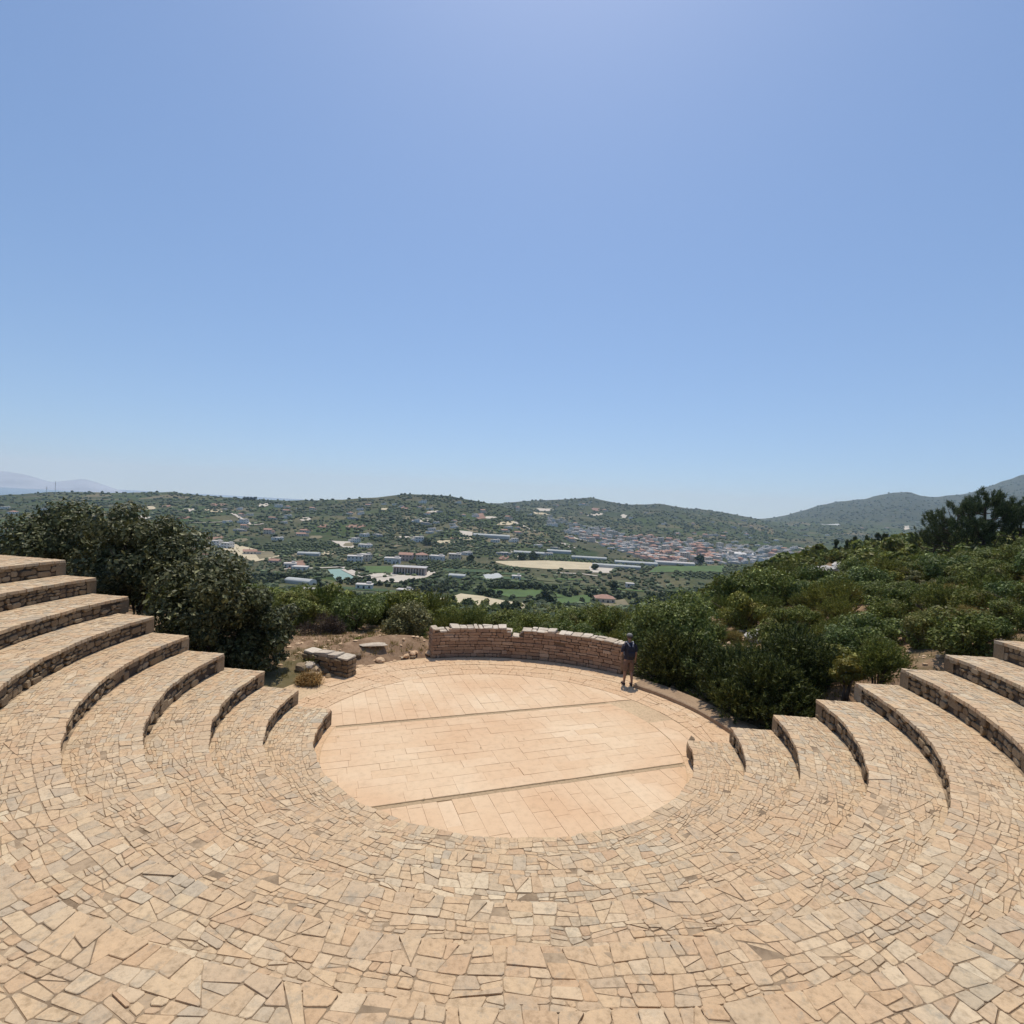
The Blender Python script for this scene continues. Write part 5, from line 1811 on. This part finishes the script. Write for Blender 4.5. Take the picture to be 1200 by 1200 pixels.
# woods, hedges and scrub on the hills
EL = (GZ - EYE) / D2
RM = np.maximum.accumulate(EL, 0)
gain = np.zeros_like(EL)
gain[1:] = np.diff(RM, axis=0)                 # how tall each strip of ground shows
gain[(GY < 130) | (np.abs(GX) > 1.05 * np.maximum(GY, 1))] = 0
gain[(EL > .12)] = 0
cum = np.cumsum(gain.ravel()); cum /= cum[-1]
pick = np.searchsorted(cum, RNG.random(30000))
ii, jj = np.unravel_index(pick, gain.shape)
fi = ii - RNG.random(len(ii)); fj = jj + RNG.uniform(-.5, .5, len(ii))
di = 9.0 * (6200 / 9.0) ** (fi / 399.0); an_ = np.radians(-74 + 148 * fj / 619.0)
hX, hY = di * np.sin(an_), di * np.cos(an_)
P = np.stack([hX, hY, height(hX, hY)], 1)
hx, hy, _d = project(P)
dens = fbm(P[:, 0] / 55, P[:, 1] / 80, 4)
keep = (dens > RNG.uniform(-.7, .4, len(P))) & ((P[:, 2] > PLAIN + 3) | (RNG.random(len(P)) < .3) | (P[:, 1] < 320))
keep &= np.array([not covered(a, b) and not covered(a, b + 2) for a, b in zip(hx, hy)])
for a, b, e in occ:
    keep &= np.hypot(P[:, 0] - a, P[:, 1] - b) > e * .5 + 1.5
P = P[keep]
print('hill trees', len(P))
R = RNG.uniform(.8, 1.9, len(P)) * np.interp(P[:, 1], [150, 400, 1200, 4000], [1.0, 1.25, 2.0, 4.2])
half = RNG.random(len(P)) < .72
blobs('hillside_trees', P[half], R[half], M['leaf_far'], 'dark trees and hedges scattered over the hillsides', 71)
blobs('hillside_trees', P[~half], R[~half], M['leaf_far_olive'], 'grey green trees and scrub scattered over the hillsides', 72)
# single trees that stand out
for (x, y, r, lab) in [(640, 707, 4.6, 'big dark round tree at the left end of the small bright field'), (593, 718, 2.6, 'dark bushy tree at the right end of the tan field'),
                       (605, 719, 2.8, 'dark bushy tree just right of the one at the tan field end'), (547, 712, 2.4, 'dark clump standing inside the tan field'),
                       (551, 659, 4.2, 'dark tree at the left end of the long stubble field'), (720, 691, 3.4, 'dark round tree near the small white hut'),
                       (501, 639, 4.5, 'large dark tree alone on the middle slope'), (698, 668, 3.2, 'dark tree on the pale bare plot'),
                       (820, 661, 5.5, 'dark tree in front of the town'), (625, 656, 4.5, 'dark wood edge tree above the long stubble field'), (612, 656, 4.0, 'second dark tree above the long stubble field')]:
    P1 = hit([x], [y], 60)[0][0]
    me = tree_mesh('valley_tree', r, r * .8, int(x), M['leaf_far'], 420)
    tag(link('valley_tree', me, None, P1), lab, 'tree')
for k, x in enumerate((286, 290, 294, 299)):
    P1 = hit([x], [586], 60)[0][0]
    me = tree_mesh('ridge_tree', 4.0, 3.4, int(x), M['leaf_far'], 300)
    tag(link('ridge_tree', me, None, P1), 'dark tree in the small clump on the left ridge line', 'tree', 'clump of trees on the left ridge')
# ------------------------------------------------------------------ the person
PX = at_z(735, 803, 0)
person_loc = np.array([PX[0], PX[1], .003])
M['skin'] = plain_mat('tanned_skin', (.33, .19, .125), .55, .08, 20, 'obj')
M['navy'] = plain_mat('dark_navy_cloth', (.028, .030, .045), .9, .25, 30, 'obj')
M['shorts'] = plain_mat('brown_shorts_cloth', (.17, .105, .07), .9, .2, 30, 'obj')
M['pack'] = plain_mat('dark_backpack_cloth', (.022, .022, .03), .8, .25, 30, 'obj')
M['strap'] = plain_mat('light_grey_strap', (.30, .30, .33), .7, .15, 30, 'obj')
M['cap'] = plain_mat('grey_cap_cloth', (.23, .22, .19), .9, .15, 30, 'obj')
M['shoe'] = plain_mat('dark_shoe', (.06, .045, .04), .7, .2, 30, 'obj')
M['eye'] = plain_mat('eye', (.08, .06, .05), .3, .1, 30, 'obj')

def skinned(name, verts, edges, radii, mat, root=0, sub=2):
    me = bpy.data.meshes.new(name)
    me.from_pydata(verts, edges, [])
    me.materials.append(mat)
    o = bpy.data.objects.new(name, me); COL.objects.link(o)
    sk = o.modifiers.new('skin', 'SKIN'); sk.use_smooth_shade = True
    if not me.skin_vertices:
        bpy.context.view_layer.objects.active = o
        bpy.ops.mesh.customdata_skin_add()
    for k, r in enumerate(radii):
        rr = (r, r) if not isinstance(r, tuple) else r
        me.skin_vertices[0].data[k].radius = rr
        me.skin_vertices[0].data[k].use_root = (k == root)
    s = o.modifiers.new('smooth', 'SUBSURF'); s.levels = sub; s.render_levels = sub
    return o
v, e, r = [], [], []
def jt(p, rad, parent=None):
    v.append(p); r.append(rad)
    if parent is not None: e.append((parent, len(v) - 1))
    return len(v) - 1
pel = jt((0, 0, .95), .115)
spn = jt((0, .005, 1.12), .110, pel)
che = jt((0, .0, 1.30), .125, spn)
nb = jt((0, -.005, 1.44), .07, che)
nk = jt((0, .012, 1.515), .052, nb)
hd = jt((0, .03, 1.585), .066, nk)
hd2 = jt((0, .025, 1.665), .088, hd)
hd3 = jt((0, .02, 1.735), .060, hd2)
nose = jt((0, .135, 1.635), .012, hd2)
for sx in (-1, 1):
    ear = jt((sx * .092, .012, 1.645), .014, hd2)
    jt((sx * .098, -.004, 1.665), .010, ear)
def hand(w, palm_dir, side, curl):
    """palm, four fingers of different length and a thumb"""
    w_ = Vector(v[w]); d = Vector(palm_dir).normalized()
    fwd = Vector((0, 1, 0)) - d * d.y
    fwd.normalize()
    p = jt(tuple(w_ + d * .055), .027, w)
    for k, (off, L) in enumerate(((.027, .072), (.009, .082), (-.009, .076), (-.026, .058))):
        a = jt(tuple(w_ + d * .095 + fwd * off), .0095, p)
        b = jt(tuple(w_ + d * (.095 + L * .5) + fwd * (off + .006) + Vector((-side, 0, 0)) * curl * .3 * L), .0085, a)
        jt(tuple(w_ + d * (.095 + L * .85) + fwd * (off + .010) + Vector((-side, 0, 0)) * curl * L), .0075, b)
    t = jt(tuple(w_ + d * .045 + fwd * .032), .011, p)
    t2 = jt(tuple(w_ + d * .078 + fwd * .055 + Vector((-side, 0, 0)) * .012), .0095, t)
    jt(tuple(w_ + d * .105 + fwd * .060 + Vector((-side, 0, 0)) * .02), .008, t2)
for sx in (-1, 1):
    sh = jt((sx * .160, -.005, 1.385), .046, nb if False else che)
    if sx > 0:
        el = jt((.245, -.02, 1.13), .042, sh); fa = jt((.262, .02, 1.02), .038, el); wr = jt((.272, .055, .885), .026, fa)
        hand(wr, (.08, .18, -1), 1, .5)
    else:
        el = jt((-.235, .02, 1.13), .042, sh); fa = jt((-.215, .12, 1.06), .038, el); wr = jt((-.150, .235, 1.02), .026, fa)
        hand(wr, (.5, .8, .05), -1, .6)
    hp = jt((sx * .088, 0, .86), .092, pel)
    th = jt((sx * .10, .01, .68), .080, hp)
    kn = jt((sx * .105, .012, .49), .054, th)
    fy = -.07 if sx > 0 else .03
    cf = jt((sx * .112, -.018 + fy * .5, .35), .055, kn)
    an = jt((sx * .118, -.02 + fy, .095), .034, cf)
    ft = jt((sx * .128, .05 + fy, .05), .034, an)
    jt((sx * .142, .14 + fy, .034), .026, ft)
person = skinned('person', v, e, r, M['skin'], 0, 2)
person.location = Vector(person_loc); person.rotation_euler.z = .16
WLOC[person.name] = person_loc
tag(person, 'person in dark shirt, brown shorts and grey cap standing beside the back wall', 'person')

def loft(rings, n=14, cap=True, mb=None):
    """rings: (centre, rx, ry)"""
    mb = mb or MB()
    V = []
    for c, rx, ry in rings:
        for k in range(n):
            a = 2 * PI * k / n
            w = 1 + .035 * math.sin(3 * a + c[2] * 40)
            V.append((c[0] + rx * w * math.cos(a), c[1] + ry * w * math.sin(a), c[2]))
    F = [(j * n + k, j * n + (k + 1) % n, (j + 1) * n + (k + 1) % n, (j + 1) * n + k) for j in range(len(rings) - 1) for k in range(n)]
    if cap: F += [tuple(range((len(rings) - 1) * n, len(rings) * n))]
    mb.add(V, F)
    return mb
def child(name, mb, mat, par, smooth=True, sub=1):
    o = bpy.data.objects.new(name, mb.mesh(name, mat, smooth=smooth)); COL.objects.link(o); o.parent = par
    if sub:
        s = o.modifiers.new('smooth', 'SUBSURF'); s.levels = sub; s.render_levels = sub
    return o
sh_ = MB()
loft([((0, 0, .90), .178, .128), ((0, 0, .98), .172, .125), ((0, .0, 1.12), .162, .125), ((0, 0, 1.27), .185, .138), ((0, -.005, 1.37), .206, .132), ((0, -.008, 1.43), .176, .108), ((0, -.002, 1.478), .074, .068)], mb=sh_)
for sx in (-1, 1):
    pts_ = [(sx * .150, -.005, 1.395), (sx * .195, -.008, 1.33), (sx * .222, -.012, 1.24), (sx * .236, -.015, 1.165)]
    rr = [.086, .086, .076, .068]
    V = []
    n = 12
    for p, q in zip(pts_, rr):
        for k in range(n):
            a = 2 * PI * k / n
            V.append((p[0] + q * math.cos(a) * .95, p[1] + q * math.sin(a), p[2] + sx * q * math.cos(a) * .35 * sx))
    sh_.add(V, [(j * n + k, j * n + (k + 1) % n, (j + 1) * n + (k + 1) % n, (j + 1) * n + k) for j in range(3) for k in range(n)])
child('shirt', sh_, M['navy'], person)
so = MB()
loft([((0, 0, .80), .165, .125), ((0, 0, .90), .168, .122), ((0, 0, 1.0), .155, .115)], cap=False, mb=so)
for sx in (-1, 1):
    loft([((sx * .108, .012, .50), .092, .098), ((sx * .104, .01, .62), .096, .102), ((sx * .092, .005, .76), .098, .112), ((sx * .082, 0, .86), .09, .115)], mb=so)
child('shorts', so, M['shorts'], person)
for sx in (-1, 1):
    b = MB()
    c = [(-.075, .045, .035, .055), (-.03, .05, .045, .075), (.05, .05, .05, .065), (.12, .045, .052, .04), (.175, .03, .035, .022)]
    V = []
    for y, zt, w, hh in c:
        for k in range(10):
            a = 2 * PI * k / 10
            z = .045 + (hh if math.sin(a) > 0 else .040) * math.sin(a)
            V.append((sx * (.118 + y * .12) + w * math.cos(a), y + (-.07 if sx > 0 else .03), max(0, z)))
    F = [(j * 10 + k, j * 10 + (k + 1) % 10, (j + 1) * 10 + (k + 1) % 10, (j + 1) * 10 + k) for j in range(4) for k in range(10)] + [tuple(range(9, -1, -1)), tuple(range(40, 50))]
    b.add(V, F)
    child('shoe', b, M['shoe'], person)
hb = MB()
loft([((0, .012, 1.600), .080, .085), ((0, .008, 1.64), .100, .106), ((0, .010, 1.69), .101, .107)], cap=False, mb=hb)
hb.f = [f_ for f_ in hb.f if sum(hb.v[k][1] for k in f_) / len(f_) < .06]
hb.m = hb.m[:len(hb.f)]
M['hair'] = plain_mat('brown_hair', (.07, .052, .04), .8, .2, 40, 'obj')
child('hair', hb, M['hair'], person, sub=0)
cp = MB()
loft([((0, .022, 1.685), .104, .112), ((0, .02, 1.72), .100, .108), ((0, .018, 1.755), .080, .086), ((0, .018, 1.775), .04, .045)], mb=cp)
cp.add([(x, .10 + .10 * math.sqrt(max(0, 1 - (x / .09) ** 2)), 1.69 - .012) for x in (-.088, -.05, 0, .05, .088)] + [(x, .09, 1.695) for x in (-.088, -.05, 0, .05, .088)],
       [(k, k + 1, k + 6, k + 5) for k in range(4)])
child('cap', cp, M['cap'], person)
for sx in (-1, 1):
    b = MB(); b.tube((sx * .034, .100, 1.66), (sx * .034, .116, 1.66), .013, .009, 8); child('eye', b, M['eye'], person, sub=0)
b = MB(); b.box((0, .112, 1.592), (.045, .02, .008)); child('mouth', b, M['eye'], person, sub=0)
# backpack
bp_loc = person_loc + [.115 * math.sin(.16), -.115 * math.cos(.16), 1.02]
bp = empty('backpack', bp_loc); bp.rotation_euler.z = .16
tag(bp, 'dark backpack with light grey straps worn on the person\'s back', 'backpack')
b = MB()
V = []
for z, w, d in ((-.06, .120, .05), (-.05, .145, .10), (.08, .155, .125), (.22, .150, .115), (.33, .125, .085), (.37, .07, .04)):
    for sx_, sy_ in ((-1, 0), (-1, -.75), (-.75, -1), (.75, -1), (1, -.75), (1, 0)):
        V.append((sx_ * w, sy_ * d - .012, z))
F = [(j * 6 + k, j * 6 + (k + 1) % 6, (j + 1) * 6 + (k + 1) % 6, (j + 1) * 6 + k) for j in range(5) for k in range(6)] + [tuple(range(5, -1, -1)), tuple(range(30, 36))]
b.add(V, F); child('bag', b, M['pack'], bp)
b = MB(); V = [(-.10, -.13, .02), (.10, -.13, .02), (.11, -.15, .06), (-.11, -.15, .06), (-.11, -.15, .16), (.11, -.15, .16), (.10, -.12, .19), (-.10, -.12, .19)]
b.add(V, [(0, 1, 2, 3), (3, 2, 5, 4), (4, 5, 6, 7)]); child('pocket', b, M['navy'], bp)
for sx in (-1, 1):
    b = MB()
    path = [(sx * .03, -.075, .30), (sx * .06, -.040, .37), (sx * .10, .02, .445), (sx * .115, .10, .475), (sx * .12, .20, .44), (sx * .13, .27, .30), (sx * .14, .24, .10), (sx * .16, .12, .0)]
    for p, q in zip(path[:-1], path[1:]): b.tube(p, q, .021, .021, 6)
    child('strap', b, M['strap'], bp, sub=0)
    b = MB()
    for p, q in (((sx * .13, -.06, .24), (sx * .02, -.125, .13)),): b.tube(p, q, .012, .012, 5)
    child('cord', b, M['strap'], bp, sub=0)
# ------------------------------------------------------------------ the air
hm = bpy.data.materials.new('haze_air')
hm.use_nodes = True
hn = hm.node_tree; hn.nodes.clear()
pv = hn.nodes.new('ShaderNodeVolumePrincipled')
pv.inputs['Color'].default_value = (.60, .79, 1.0, 1)
pv.inputs['Absorption Color'].default_value = (1, 1, 1, 1)
pv.inputs['Density'].default_value = .95e-4
pv.inputs['Anisotropy'].default_value = .2
ho = hn.nodes.new('ShaderNodeOutputMaterial')
hn.links.new(pv.outputs[0], ho.inputs['Volume'])
top = 0; low_z = 1e9
for o in SC.objects:
    if o.type == 'MESH' and o.name.split('.')[0] in ('ground', 'mountains', 'sea'):
        zs = np.empty(len(o.data.vertices) * 3); o.data.vertices.foreach_get('co', zs)
        top = max(top, zs[2::3].max() + o.location.z); low_z = min(low_z, zs[2::3].min() + o.location.z)
print('haze', top, low_z)
b = MB(); b.box((0, 6800, (top + low_z) / 2), (42000, 14400, top - low_z + 4))
hz = link('haze', b.mesh('haze', hm))
tag(hz, 'thin bluish haze over the whole valley', kind='stuff')
